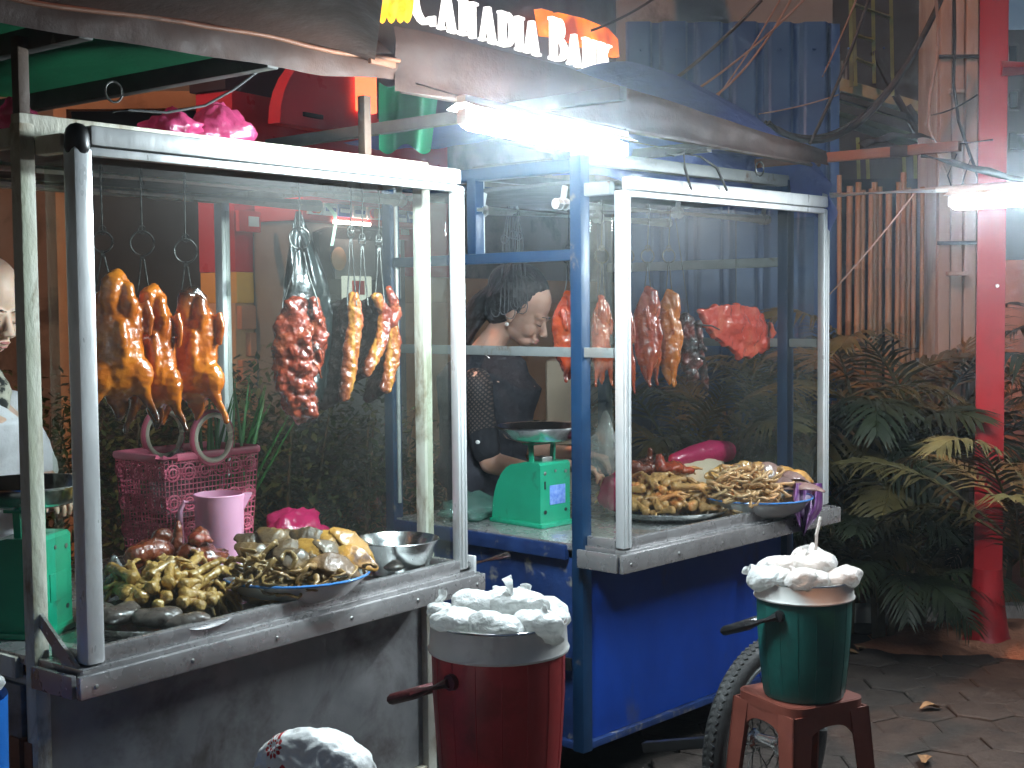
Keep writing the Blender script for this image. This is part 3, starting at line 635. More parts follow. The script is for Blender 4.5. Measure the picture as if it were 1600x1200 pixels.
# ---- red pole with flared foot and side arm
pb = onG(1542, 1008); rp = .062
pole = E('red_pole', 'thick red painted steel pole at the right edge', 'pole', pb, 0)
O('shaft', MB().tube([(0, 0, .05), (0, 0, 4.2)], rp, 28), 'red_pole', pole)
O('flare', MB().lathe([(.001, .0), (.115, .0), (.118, .012), (.095, .05), (.078, .16), (.068, .28), (.0635, .34), (.062, .35)], 28), 'red_pole', pole)
O('side_arm', MB().tube([(.03, 0, onD(1590, 107, pb.y).z), (.9, 0, onD(1590, 107, pb.y).z)], .035, 18), 'red_pole', pole)
O('bolt', MB().lathe([(.001, .01), (.008, .008), (.009, 0)], 10, Matrix.Translation((.005, -rp+.001, onD(1549, 447, pb.y).z)) @ Matrix.Rotation(pi/2, 4, 'X')), 'pearl', pole)
mo = MB().grid(30, 30, lambda u, v: ((u-.5)*1.5, (v-.5)*.75, max(-.05, .055*(1-((u-.5)**2+(v-.5)**2)*4.2)+.03*noise.noise(Vector((u*7, v*7, 1))))))
tag(O('soil_mound', mo, 'soil_red', loc=(pb.x+.16, pb.y+.12, -.004)), 'low mound of red soil round the foot of the red pole', 'mound')
# ---- planting bed edge behind the pavement
tag(O('bed_kerb', MB().box((1.5, 6.42, .03), (3.4, .10, .10), b=.012), 'concrete'), 'dark concrete kerb in front of the palm bed', 'kerb')
struct(O('planting_bed', MB().grid(20, 8, lambda u, v: (-2.6+u*6.6, 6.46+v*1.4 if u > .45 else 5.6+v*2, .02+.05*noise.noise(Vector((u*20, v*6, 0))))), 'soil_red'))

# ---- far white building at the right edge
fb = E('white_building', 'pale building with small square windows beyond the red pole', 'building', onD(1640, 300, 14)*1.0, 0); fb.location.z = 0
gx = onD(1572, 300, 14).x-fb.location.x
O('wall', MB().box((gx+1.1, .3, (onD(1590, 45, 14).z)/2), (2.2, .5, onD(1590, 45, 14).z)), 'far_white', fb)
for (px, py) in ((1584, 84), (1585, 156), (1584, 220)):
    q = onD(px, py, 14); fr = O('window', MB().box((q.x-fb.location.x, .05, q.z), (.13, .06, .22), b=.006), 'far_white', fb)
    O('pane', MB().box((q.x-fb.location.x-.005, .02, q.z), (.075, .04, .16), b=.002), 'window_dark', fr)
q = onD(1592, 222, 14); O('sign_plate', MB().box((q.x-fb.location.x, .03, q.z), (.16, .03, .16)), 'atm_dark', fb)
ow = O('orange_wall', MB().box((onD(1640, 450, 8.5).x, 8.5, .9), (.9, .2, 1.8)), 'bank_brick'); tag(ow, 'low orange brick wall right of the red pole', 'wall')

# ---- building site with scaffold, yellow-green light painted into its colours, far behind the bamboo
sd = 12.0
site = E('scaffolded_building', 'dark building site with scaffold tubes behind the bamboo screen', 'building', onD(1385, 300, sd)*1.0, 0); site.location.z = 0; ox = site.location.x
def sp_(px, py, y=0): q = onD(px, py, sd+y); return (q.x-ox, y, q.z)
O('back_wall', MB().box((0, 1.6, 3.0), (3.2, .2, 7.0)), 'site_dark', site)
O('slab', MB().prism([(sp_(1300, 128)[0], sp_(1300, 128)[2]), (sp_(1300, 148)[0], sp_(1300, 148)[2]), (sp_(1442, 186)[0], sp_(1442, 186)[2]), (sp_(1446, 172)[0], sp_(1446, 172)[2])], None, .5), 'site_concrete', site)
O('slab', MB().prism([(sp_(1305, 160)[0], sp_(1305, 160)[2]), (sp_(1305, 167)[0], sp_(1305, 167)[2]), (sp_(1450, 215)[0], sp_(1450, 215)[2]), (sp_(1450, 203)[0], sp_(1450, 203)[2])], Matrix.Translation((0, .5, 0)), .4), 'site_concrete', site)
for (a, c) in (((1334, 0), (1337, 135)), ((1364, 0), (1366, 130)), ((1392, -5), (1395, 150)), ((1329, 0), (1330, 135)), ((1440, 0), (1443, 168)), ((1355, 240), (1358, 310)), ((1412, 240), (1415, 310)), ((1340, 215), (1343, 310)), ((1430, 240), (1431, 310))):
    O('scaffold_tube', MB().tube([sp_(*a, -.3), sp_(*c, -.3)], .016, 8), 'scaffold', site)
for (a, c) in (((1336, 8), (1390, 27)), ((1338, 55), (1364, 63)), ((1338, 92), (1364, 102))):
    O('scaffold_tube', MB().tube([sp_(*a, -.32), sp_(*c, -.32)], .022, 8), 'scaffold', site)
for (a, c) in (((1310, 150), (1440, 190)), ((1400, 150), (1440, 220)), ((1418, 165), (1462, 232)), ((1365, 80), (1400, 150))):
    O('brace', MB().bar(sp_(*a, -.28), sp_(*c, -.28), .05, .05), 'site_dark', site)
for px in (1302, 1309, 1316, 1322):
    O('starter_bar', MB().tube([sp_(px, 95, .1), sp_(px, 132, .1)], .010, 6), 'rail_grey', site)
tag(O('site_hoarding', MB().box((onD(1385, 320, 10.5).x, 10.5, 1.2), (1.6, .1, 2.6)), 'site_dark'), 'dark hoarding under the scaffold behind the bamboo tops', 'hoarding')

# ---- overhead cables
def sag(p, q, s, n=14): return [p.lerp(q, i/n)-Vector((0, 0, s*4*(i/n)*(1-i/n))) for i in range(n+1)]
def cable(pts, r, mat, label): return tag(O('overhead_cable', MB().tube(pts, r, 8), mat), label, 'cable', 'overhead cables')
cable(sag(onD(1010, 185, 6.2), onD(1262, -6, 6.4), .05), .0055, 'cable_tan', 'pale cable rising steeply across the left of the blue fence')
cable(sag(onD(1110, 155, 6.4), onD(1240, -8, 6.6), .06), .006, 'cable_tan', 'pale cable bowed across the middle of the blue fence')
cable(sag(onD(1090, 190, 6.3), onD(1222, -6, 6.5), .03), .004, 'cable_tan', 'thin pale cable just left of the bowed one')
cable(sag(onD(1200, 192, 6.6), onD(1475, -12, 6.8), .33, 20), .016, 'cable', 'thick black cable bundle hanging from the pillar to the blue fence')
cable(sag(onD(1195, 190, 6.66), onD(1470, 2, 6.85), .30, 20), .009, 'cable', 'black cable just beside the thick bundle')
cable(sag(onD(1265, 225, 6.5), onD(1360, -8, 6.7), .04), .008, 'cable', 'black cable slanting past the right end of the blue fence')
cable(sag(onD(1285, 120, 6.7), onD(1340, -6, 6.7), .01), .004, 'cable_tan', 'thin pale cable at the corner of the blue fence')
cable([onD(1462, -5, 6.6), onD(1466, 40, 6.6), onD(1464, 95, 6.6), onD(1453, 150, 6.6), onD(1451, 195, 6.6), onD(1462, 235, 6.6), onD(1478, 270, 6.6)], .008, 'cable_tan', 'tan cable looping down the left edge of the pillar')
cable([onD(1491, -5, 6.7), onD(1492, 60, 6.7), onD(1490, 130, 6.7), onD(1498, 190, 6.7), onD(1515, 240, 6.7), onD(1530, 280, 6.7)], .008, 'cable', 'black cable running straight down the pillar face')
cable(sag(onD(1455, 180, 6.7), onD(1527, 148, 6.2), .015), .004, 'cable', 'thin cable from the pillar to the red pole')
cable(sag(onD(1186, 178, 6.4), onD(1310, 148, 6.6), .01), .0035, 'cable_tan', 'thin pale cable level across the foot of the fence stripes')
cable(sag(onD(1296, 460, 5.2), onD(1432, 298, 5.0), .01), .0035, 'cable_tan', 'thin slack cord slanting in front of the bamboo')
cable(sag(onD(880, 60, 8.2), onD(1060, -30, 8.2), .05), .008, 'cable', 'black cable left of the blue fence top')
cable(sag(onD(1000, 160, 7.4), onD(1190, 0, 7.4), .04), .010, 'cable', 'dark cable slanting across the blue fence left half')

# ------------------------------------------------------------------ palms and shrubs
def frond_mesh(L, up, droop, nl, ll, seed, mat):
    r = random.Random(seed); b = MB(); N = 16; P = []
    for i in range(N+1):
        t = i/N; P.append(Vector((L*t*(1-.12*t), 0, L*(up*t-droop*t*t))))
    b.tube(P, [.007*(1-.8*i/N)+.0012 for i in range(N+1)], 6)
    for k in range(nl):
        t = .16+.83*k/nl; i = min(N-1, int(t*N)); p = P[i].lerp(P[i+1], t*N-i); d = (P[i+1]-P[i]).normalized()
        for s in (-1, 1):
            l = ll*(sin(pi*min(1, .18+t*.80))**.7)*r.uniform(.85, 1.1); a = rad(62-34*t)+r.uniform(-.10, .10)
            side = Vector((0, s, 0)); upv = d.cross(Vector((0, 1, 0))) * -1
            dv = (d*cos(a)+side*sin(a)+Vector((0, 0, .22+r.uniform(-.08, .08)))).normalized(); wv = d.cross(dv).cross(dv).normalized() if False else (d - dv*d.dot(dv)).normalized()
            w = .0110*(1-.3*t); pts = []
            for j, u in enumerate((0, .3, .65, 1.0)):
                c = p+dv*(l*u)+Vector((0, 0, -.55*l*u*u*r.uniform(.75, 1.1))); ww = w*(.55, 1.0, .75, .05)[j]
                pts.append((c-wv*ww, c+wv*ww))
            vs = [q for pr in pts for q in pr]; b.add(vs, [(2*j, 2*j+1, 2*j+3, 2*j+2) for j in range(3)])
    me = b.mesh('frond', True, 60); me.materials.append(MATS[mat]); return me
FR = {m: [frond_mesh(.85, .95, .55, 26, .27, 1, m), frond_mesh(.75, .75, .75, 24, .25, 2, m), frond_mesh(.95, 1.15, .85, 28, .28, 3, m), frond_mesh(.65, .45, .75, 22, .22, 4, m)] for m in ('palm_leaf', 'palm_dark', 'palm_dry')}
def palm(base, h, nf, mats, label, seed, sc=1.0, az0=0.0, spread=2*pi):
    r = random.Random(seed); t = E('palm_plant', label, 'palm', base, 0, 'palms in the bed')
    for k in range(3):
        a = r.uniform(0, 6.28); O('stem', MB().tube([(.05*cos(a), .05*sin(a), -.02), (.07*cos(a), .07*sin(a), h*.55), (.09*cos(a), .09*sin(a), h*(.85+.12*k))], [.018, .014, .009], 8), 'stem_brown', t)
    for k in range(nf):
        f = inst(r.choice(FR[r.choice(mats)]), 'frond'); f.parent = t; a = az0+spread*k/nf+r.uniform(-.3, .3)
        f.location = (.06*cos(a), .06*sin(a), h*r.uniform(.55, 1.05)); s = sc*r.uniform(.8, 1.12); f.scale = (s, s, s)
        f.rotation_euler = (r.uniform(-.35, .35), r.uniform(-.35, .25), a)
    return t
def gz(px, d): p = onD(px, 700, d); return (p.x, p.y, .02)
palm(gz(1385, 6.65), .75, 13, ['palm_leaf', 'palm_dark', 'palm_dark'], 'broad palm with dark fronds in front of the bamboo screen', 21, 1.0)
palm(gz(1425, 6.2), .38, 11, ['palm_dark', 'palm_dark', 'palm_leaf'], 'low dark palm spreading over the kerb left of the red pole', 22, .8)
palm(gz(1602, 5.45), .66, 12, ['palm_leaf', 'palm_dry'], 'tan fronded palm drooping in front of the foot of the red pole', 23, .85)
palm(gz(1508, 6.9), 1.05, 9, ['palm_leaf', 'palm_dry'], 'pale upright palm between pillar and red pole', 24, .85)
palm(gz(1215, 6.6), .8, 12, ['palm_leaf', 'palm_dark'], 'palm arching behind the right end of the right cart', 25, 1.0)
palm(gz(1060, 6.7), .75, 11, ['palm_dark', 'palm_leaf'], 'palm seen through the right cart below the hanging ducks', 26, .95)
palm(gz(1290, 6.7), .72, 10, ['palm_leaf', 'palm_dark'], 'palm at the foot of the joint of blue fence and bamboo', 27, .9)
palm(gz(1320, 6.15), .45, 10, ['palm_dark', 'palm_dark', 'palm_leaf'], 'short dark palm just right of the right cart', 28, .8)
palm(gz(1560, 6.5), .4, 9, ['palm_dark', 'palm_leaf'], 'shaded palm behind the red pole', 29, .85)
palm(gz(1345, 6.75), 1.0, 14, ['palm_leaf', 'palm_leaf', 'palm_dark'], 'tall olive palm against the left half of the bamboo screen', 30, 1.15)
palm(gz(1455, 6.75), .95, 13, ['palm_leaf', 'palm_dark', 'palm_dry'], 'tall drooping palm in front of the pink pillar', 31, 1.15)
palm(gz(1380, 6.05), .30, 12, ['palm_dark', 'palm_dark', 'palm_leaf'], 'lowest dark palm right behind the green cooler', 32, .85)
palm(gz(1140, 6.75), .85, 12, ['palm_leaf', 'palm_dark'], 'palm behind the middle of the right cart', 33, 1.05)
def shrub(base, w, d, h, n, label, seed):
    r = random.Random(seed); t = E('hedge_shrub', label, 'shrub', base, 0, 'hedge shrubs'); b = MB()
    for _ in range(n):
        u, v, q = r.uniform(-1, 1), r.uniform(-1, 1), r.random()**.7
        if u*u+v*v > 1: continue
        c = Vector((u*w/2, v*d/2, h*q*(1-.25*(u*u+v*v))+.04*noise.noise(Vector((u*3, v*3, q*3+seed))))); a = r.uniform(0, 6.28); e = r.uniform(-.6, .9)
        dv = Vector((cos(a)*cos(e), sin(a)*cos(e), sin(e))); s = Vector((-sin(a), cos(a), r.uniform(-.5, .5))).normalized(); l = r.uniform(.035, .06); ww = l*.22
        b.add([c, c+dv*l*.5+s*ww, c+dv*l, c+dv*l*.5-s*ww], [(0, 1, 2, 3)])
    O('foliage', b, 'hedge_leaf', t, smooth=False)
    for k in range(5):
        a = k*1.3; O('stem', MB().tube([(.05*cos(a), .05*sin(a), -.02), (w*.2*cos(a), d*.2*sin(a), h*.5), (w*.3*cos(a), d*.3*sin(a), h*.85)], [.012, .008, .003], 6), 'stem_brown', t)
for i, (px, d, w) in enumerate(((300, 5.3, .9), (420, 5.15, .8), (540, 5.35, .9), (655, 5.9, .9), (180, 5.4, .9), (40, 5.3, 1.0))):
    p = onD(px, 700, d); shrub((p.x, p.y+.05, .02), w, .6, (1.30, 1.38, 1.26, .95, 1.25, 1.3)[i], 3400, ('dark leafy shrub behind the middle of the left cart', 'dark leafy shrub under the yellow band beside the ribs', 'dark leafy shrub in front of the cash machine', 'dark low shrub between the two carts', 'dark leafy shrub behind the basket', 'dark leafy shrub behind the left vendor')[i], 40+i)

# ================================================================== CARTS
def make_cart(K, name, label, P):
    t = E(name, label, 'food cart', K.w(0, 0, 0), K.rz); L = P['L']; zb, zt, bk, dp = P['zb'], P['zt'], P['bk'], P['dp']; m0 = P['post']; pw = P['pw']
    xl, xr = P['xl'], P['xr']; top = P['top']
    # cabinet
    fp = O('front_panel', MB().box(((xl+xr)/2, bk+.012, (P['cb']+zb-.03)/2), (xr-xl-pw, .018, zb-.03-P['cb']), b=.002), P['panel'], t)
    O('side_panel', MB().box((xl+.012, (bk+dp)/2, (P['cb']+zb-.05)/2), (.018, dp-bk-pw, zb-.05-P['cb']), b=.002), P['panel_side'], t)
    O('side_panel', MB().box((xr-.012, (bk+dp)/2, (P['cb']+zb-.05)/2), (.018, dp-bk-pw, zb-.05-P['cb']), b=.002), P['panel'], t)
    O('cabinet_floor', MB().box(((xl+xr)/2, (bk+dp)/2, P['cb']+.012), (xr-xl-.05, dp-bk-.05, .02)), 'dark_board', t)
    O('bottom_rail', MB().bar((xl+.02, bk-.002, P['cb']-.012), (xr-.02, bk-.002, P['cb']-.012), .025, .022), P['trimdark'], t)
    O('bottom_rail', MB().bar((xl-.002, bk+.02, P['cb']-.012), (xl-.002, dp-.02, P['cb']-.012), .025, .022), P['trimdark'], t)
    # counter and its trim
    O('counter', MB().box(((xl+xr)/2, (dp-.02)/2-.005, zb-.012), (xr-xl+.02, dp+.02, .022), b=.003), 'steel', t)
    O('front_trim', MB().box((L/2, -.036, zb-.034), (L+.115, .016, P['trimh']), b=.004), P['trim'], t)
    for s, x in ((0, -.0565), (1, L+.0565)): O('side_trim', MB().box((x, bk/2-.024, zb-.034), (.012, bk-.006, P['trimh']), b=.003), P['trim'], t)
    O('side_edge', MB().box((xl-.012, (bk+dp)/2+.02, zb-.030), (.02, dp-bk-.06, .046), b=.003), P['trimdark'], t)
    O('side_edge', MB().box((xr+.012, (bk+dp)/2+.02, zb-.030), (.02, dp-bk-.06, .046), b=.003), P['trimdark'], t)
    for i in range(6):
        O('rivet', MB().lathe([(.0005, .0035), (.004, .0025), (.0055, 0)], 8, Matrix.Translation((-.02+(L+.04)*i/5, -.0441, zb-.036)) @ Matrix.Rotation(pi/2, 4, 'X')), 'bolt_metal', t)
    O('glass_channel', MB().box((L/2, 0, zb+.016), (L-.03, .026, .034), b=.003), P['trim'], t)
    for x in (0, L): O('glass_channel', MB().box((x, bk/2, zb+.014), (.022, bk-.05, .030), b=.003), P['trim'], t)
    # posts
    for x in (xl, xr):
        O('main_post', MB().box((x, bk, (P['pb']+top)/2), (pw, pw, top-P['pb']), b=.004), m0, t)
        O('rear_post', MB().box((x, dp, (P['pb']+top)/2), (pw, pw, top-P['pb']), b=.004), P['rear'], t)
    for i, x in enumerate((0, L)):
        o = MB(); fw = P['fw'][i]
        if P['round'] and i == 0: o.box((x, 0, (zb+zt)/2-.022), (fw*.96, fw*.9, zt-zb-.047), b=.009)
        else:
            o.box((x, 0, (zb+zt)/2-.02), (fw, fw*.8, zt-zb-.05), b=.005)
            o.box((x-fw*.18, -fw*.4-.001, (zb+zt)/2-.02), (fw*.22, .008, zt-zb-.06), b=.002); o.box((x+fw*.25, -fw*.4-.001, (zb+zt)/2-.02), (fw*.18, .008, zt-zb-.06), b=.002)
        O('front_post', o, 'alu', t)
    if P['round']:
        O('corner_cap', MB().caps([(0, 0, zt-.045), (0, 0, zt-.022)], [.0265, .0255], 18), 'black_plastic', t)
        for s in (1,):
            O('corner_gusset', MB().prism([(0, 0), (bk*.85, .095), (bk*.95, .075), (.02, -.03)], Matrix.Translation((-.030, -.0, zb-.0)) @ Matrix.Rotation(pi/2, 4, 'Z'), .008), P['trim'], t)
    # top of the display box
    O('top_rail', MB().box((L/2+.008, -.002, zt-.022), (L-.02, .042, .042), b=.012), 'alu', t)
    O('lower_rail', MB().box((L/2, -.006, zt-.054), (L-.04, .024, .018), b=.004), 'alu', t)
    O('top_rail', MB().box((L, bk*.5, zt-.022), (.04, bk-.02, .045), b=.008), 'alu', t); O('top_rail', MB().box((0, bk*.55, zt-.035), (.03, bk-.06, .04), b=.006), P['beam'], t)
    O('box_roof', MB().box((L/2, (dp+bk)/2+.02, zt-.006), (L-.03, dp-bk-.06, .012), b=.002), 'dark_board', t)
    O('top_pane', MB().box((L/2, bk/2+.01, zt-.004), (L-.05, bk-.05, .004), b=0), 'pane', t, smooth=False)
    O('head_beam', MB().box(((xl+xr)/2, bk, top-.005), (xr-xl+pw-.004, pw*.95, P['bh']), b=.005), P['beam'], t)
    O('rear_beam', MB().box(((xl+xr)/2, dp, top-.03), (xr-xl-pw, pw*.9, .04), b=.004), m0, t)
    for x in (xl, xr): O('side_beam', MB().box((x, (bk+dp)/2, top-.028), (pw*.9, dp-bk-pw, .04), b=.004), m0, t)
    # panes
    g = P['fw'][0]*.5+.004
    O('glass_pane', MB().box((L/2, .002, (zb+zt)/2-.022), (L-2*g, .004, zt-zb-.11), b=0), 'pane', t, smooth=False)
    for x in (0, L):
        O('glass_pane', MB().box((x, (bk-.01)/2+.006, (zb+zt)/2-.02), (.004, bk-.075, zt-zb-.10), b=0), 'pane_dirty', t, smooth=False)
    O('glass_pane', MB().box((xr, (bk+dp)/2, (zb+top)/2-.03), (.004, dp-bk-pw, top-zb-.09), b=0), P['rpane'], t, smooth=False)
    # hanging rods
    for (y, z, x0, x1, r) in P['rods']:
        ro = O('hanging_rod', MB().tube([(x0, y, z), (x1, y, z)], r, 16), 'rod_white', t)
        for x in P['brk']:
            if x < x1: O('rod_bracket', MB().bar((x, y, z+r*.6), (x+.012, y, zt-.012), .022, .006).tube([(x-.014, y, z), (x+.014, y, z)], r*1.18, 16), 'alu', t)
    return t
cart1 = make_cart(K1, 'food_cart', 'left food cart with aluminium glass case and dirty grey cabinet', dict(L=1.2, zb=.80, zt=1.91, bk=.15, dp=1.0, post='aged_white', pw=.036, xl=-.028, xr=1.226, top=1.922, cb=.22, pb=.05, panel='grey_sheet', panel_side='grey_sheet', trim='steel', trimdark='aged_white', trimh=.048, fw=(.046, .034), round=True, rear='alu', beam='aged_white', bh=.050, rpane='pane_far',
    rods=[(.20, 1.836, -.35, 1.205, .0165), (.42, 1.826, -.55, 1.09, .0165)], brk=(-.33, 1.185)))
cart2 = make_cart(K2, 'food_cart', 'right food cart with blue painted cabinet and blue posts', dict(L=1.165, zb=.80, zt=1.92, bk=.16, dp=1.02, post='blue_post', pw=.044, xl=-.006, xr=1.171, top=1.99, cb=.175, pb=.15, panel='blue_paint', panel_side='navy_worn', trim='steel', trimdark='navy_worn', trimh=.056, fw=(.040, .034), round=False, rear='blue_post', beam='rail_grey', bh=.04, rpane='pane_far',
    rods=[(.25, 1.85, -.015, 1.19, .0165), (.60, 1.85, -.02, 1.05, .0165)], brk=(.02, .62, 1.16)))
# side frames of the right cart
for x, m in ((-.006, 'blue_post'), (1.171, 'rail_grey')):
    O('side_rail', MB().box((x, .59, 1.69), (.030, .81, .034), b=.003), m, cart2)
    O('side_rail', MB().box((x+.002, .525, 1.392), (.024, 1.0, .030), b=.003), 'rail_grey', cart2)
O('short_post', MB().box((-.006, .605, 1.83), (.04, .04, .25), b=.003), 'blue_post', cart2); O('post_edge', MB().box((.018, .605, 1.83), (.008, .03, .245), b=.002), 'alu', cart2)
O('latch', MB().tube([(-.03, .215, .42), (-.05, .215, .42), (-.05, .215, .46)], .006, 8).box((-.024, .215, .42), (.01, .05, .04)), 'black_plastic', cart2)
O('post_edge', MB().box((-.006, 1.02-.028, 1.4), (.012, .008, 1.1), b=.002), 'alu', cart2)  # pale strip stands in for the white-lit edge of the rear post
# left cart: door on its side, hinge, push handle
dr = O('door', MB().box((-.032, .58, .48), (.014, .76, .50), b=.003), 'grey_sheet', cart1)
O('hinge', MB().tube([(-.046, .185, .50), (-.046, .185, .62)], .009, 10).box((-.042, .215, .56), (.006, .05, .11)).box((-.045, .165, .56), (.006, .03, .11)), 'beam_orange', dr)
O('push_handle', MB().tube([(1.20, -.0, .815), (1.39, -.02, .815)], .0125, 14), 'steel_clean', cart1)
O('handle_bracket', MB().box((1.235, .0, .815), (.012, .05, .05), b=.003), 'alu', cart1)

# ------------------------------------------------------------------ roofs
def roof(K, name, label, F, extra): return E(name, label, 'awning', K.w(0, 0, 0), K.rz)
rf1 = roof(K1, 'cart_awning', 'green lined awning with dark brown front hem over the left cart', 0, 0)
def lerp_pts(P, x):
    for (x0, z0), (x1_, z1) in zip(P, P[1:]):
        if x <= x1_ or (x1_, z1) == P[-1]: t = max(0, min(1, (x-x0)/(x1_-x0))); return z0+(z1-z0)*t
HB = [(-2.6, 2.03)]+[(q.x, q.z) for q in (K1.onY(px, py, -.05) for px, py in ((0, 34), (101, 52), (230, 72), (354, 91), (506, 117), (622, 124)))]
HT = [(-2.6, 2.10)]+[(q.x, q.z) for q in (K1.onY(px, py, -.05) for px, py in ((0, -4), (34, 3), (160, 22), (287, 36), (420, 60), (540, 86), (622, 97)))]
HX1 = HB[-1][0]
def hem1(u, v):                                                    # front hem: a flat dark band
    x = -2.6+u*(2.6+HX1); a, b_ = lerp_pts(HT, x), lerp_pts(HB, x)
    return (x, -.05-.004*sin(v*pi)-.002*sin(x*23+v*3)+.006*v, a+(b_-a)*v+.0015*sin(x*17))
O('hem', MB().grid(140, 8, hem1), 'tarp_brown', rf1, ang=0)
def fold(u, v):                                                    # painted highlight: thin orange tube for the hem's lit top fold
    a = v*2*pi; x = -2.6+u*(2.6+HX1); return (x, -.055+.006*cos(a), lerp_pts(HT, x)+.002+.0055*sin(a)+.002*sin(x*17))
O('hem_highlight', MB().grid(140, 8, fold), 'beam_orange', rf1, ang=0)
def rt1(u, v):
    x = -2.6+u*3.5; y = -.045+v*1.25; return (x, y, lerp_pts(HB, x)+.052+.03*sin(v*pi)+.010*sin(x*9)*sin(v*9)+.02*v)
O('canopy', MB().grid(60, 24, rt1), 'tarp_green', rf1, ang=0)
O('canopy_top', MB().grid(60, 24, lambda u, v: tuple(Vector(rt1(u, v))+Vector((0, 0, .012+.46*v**.8)))), 'tarp_brown', rf1, ang=0)
O('front_beam', MB().bar((-2.5, -.028, 2.085), (.86, -.028, 2.155), .03, .035), 'beam_wood', rf1)
for (x, z) in ((.5, 2.095), (.0, 2.065), (-.5, 2.05), (-1.2, 2.05), (-1.9, 2.05)):
    O('rafter', MB().bar((x, -.040, lerp_pts(HB, x)+.020), (x, 1.10, lerp_pts(HB, x)+.012), .034, .046), 'rafter', rf1)
O('rear_beam', MB().bar((-1.2, 1.0, 2.03), (1.0, 1.0, 2.06), .03, .04), 'beam_wood', rf1)
for x, y in ((-.028, .15), (1.0, .15), (-.028, 1.0), (1.0, 1.0)):
    O('stub_post', MB().bar((x, y, 1.94), (x, y, 2.10), .026, .026), 'beam_wood', rf1)
def cur1(u, v):                                                    # green end curtain pulled back at the right end
    p = K1.onY(592+u*95*(1-.15*v), 128+v*105+8*sin(u*9), .35+.1*sin(u*6)); return tuple(p)
O('end_curtain', MB().grid(24, 16, cur1), 'tarp_green', rf1, ang=0)
def fc1(u, v):  # tarp edge above the hem; its unseen forward reach is added as sun block
    x = -2.6+u*(2.6+HX1-.10-1.10*v); y = -.062-v*1.1; z0 = lerp_pts(HT, x); e = max(0, (u-.955)/.045); return (x, y, z0+.006+.16*v**.8*(1-.5*e*e)+.012*sin(x*5+v*3)*sin(v*pi)-.01*sin(v*pi)-.02*e*e)
O('sun_block_canopy', MB().grid(70, 24, fc1), 'tarp_brown', rf1, ang=0)
O('clip', MB().box(tuple(K1.onY(597, 98, -.085)), (.09, .012, .016), b=.003), 'beam_orange', rf1)
O('tie_ring', MB().tube(arc((.165, .10, 2.005), .022, 0, 2*pi, 20)[:-1], .0028, 8, closed=True), 'wire', rf1)
O('lamp_wire', MB().tube([K1.onY(175, 175, .06), K1.onY(200, 172, .06), K1.onY(260, 176, .06), K1.onY(320, 165, .06), K1.onY(365, 140, .06), K1.onY(402, 112, .06)], .0032, 8), 'cable', rf1)

rf2 = roof(K2, 'cart_awning', 'blue tarpaulin awning with long brown front hem over the right cart', 0, 0)
def lz2(x): return 2.047 - .024*(x-.0) if x > 0 else 2.047-.042*x
def ht2(x): return .05+.118*(1-(x+.9)/2.0)
def hem2(u, v):
    x = -.84+u*1.94; z = lz2(x)+ht2(x)*(1-v)
    return (x, -.05+.12*max(0, (-.3-x)/.55)-.003*sin(v*pi*2)-.003*sin(x*15+v*4)-.004*v+.004*noise.noise(Vector((x*6, v*3, 0))), z+.002*sin(x*8))
O('hem', MB().grid(100, 12, hem2), 'tarp_brown', rf2, ang=0)
O('front_beam', MB().bar((-.80, .08, lz2(-.80)+.022), (0, .0, lz2(0)+.022), .03, .04).bar((0, .0, lz2(0)+.022), (1.12, .0, lz2(1.12)+.022), .03, .04), 'beam_wood', rf2)
def rt2(u, v):
    x = -.10+u*1.24; y = -.045+v*1.2; zf = lz2(x)+ht2(x)-.004-.035*max(0, min(1, (.3-x)/.25)); e = max(0, (x-.75)/.39)
    return (x+.0*v, y, zf+(.32*min(1, max(0, (x-.28)/.40))+.002)*sin(min(1, v*1.6)*pi*.55)+.012*noise.noise(Vector((x*7, y*7, 2)))-.10*e*e-.02*v)
O('canopy', MB().grid(90, 40, rt2), 'tarp_blue', rf2, ang=0)
def flap2(u, v):                                                   # tarp hanging over the right end and tucked back
    y = -.02+u*1.1; p = Vector(rt2(1.0, u)); return (p.x+.01+.02*v+.012*sin(y*22)*v, p.y+.015*sin(v*8), p.z-v*(.17-.06*u)+.01*sin(y*14))
O('end_flap', MB().grid(40, 12, flap2), 'tarp_blue', rf2, ang=0)
O('rafter', MB().bar((1.165, -.51, 2.055), (1.165, 1.05, 2.063), .030, .034), 'beam_orange', rf2)
O('rafter_wrap', MB().bar((1.165, -.265, 2.0555), (1.165, -.33, 2.0553), .034, .038), 'cable', rf2)
O('rafter', MB().bar((.45, .0, 2.04), (.45, 1.05, 2.04), .028, .034), 'rafter', rf2); O('rafter', MB().bar((-.50, -.40, 2.060), (-.50, 1.05, 2.060), .028, .034), 'rafter', rf2)
O('inner_flap', MB().grid(40, 8, lambda u, v: (.05+u*1.11, .30+.02*sin(u*17+v*2)+.012*noise.noise(Vector((u*14, v*3, 1))), 2.075-v*.13+.012*sin(u*9))), 'tarp_blue', rf2, ang=0)
O('rear_beam', MB().bar((-.9, 1.03, 2.02), (1.17, 1.03, 2.02), .03, .034), 'rafter', rf2)
O('tarp_strip', MB().grid(20, 3, lambda u, v: (1.12+.05*v, -.16-u*.27, 2.092+.022*sin(u*pi)+.004*sin(u*17)-.012*v)), 'tarp_brown', rf2, ang=0)
O('tip_rod', MB().tube([(1.165, -.50, 2.062), (1.17, -.62, 2.066)], .0035, 8), 'steel_clean', rf2)
O('lamp_arm', MB().tube([(1.165, .0, 1.923), (1.165, -.43, 1.915), (1.165, -1.72, 1.915)], .0105, 14), 'alu', rf2)
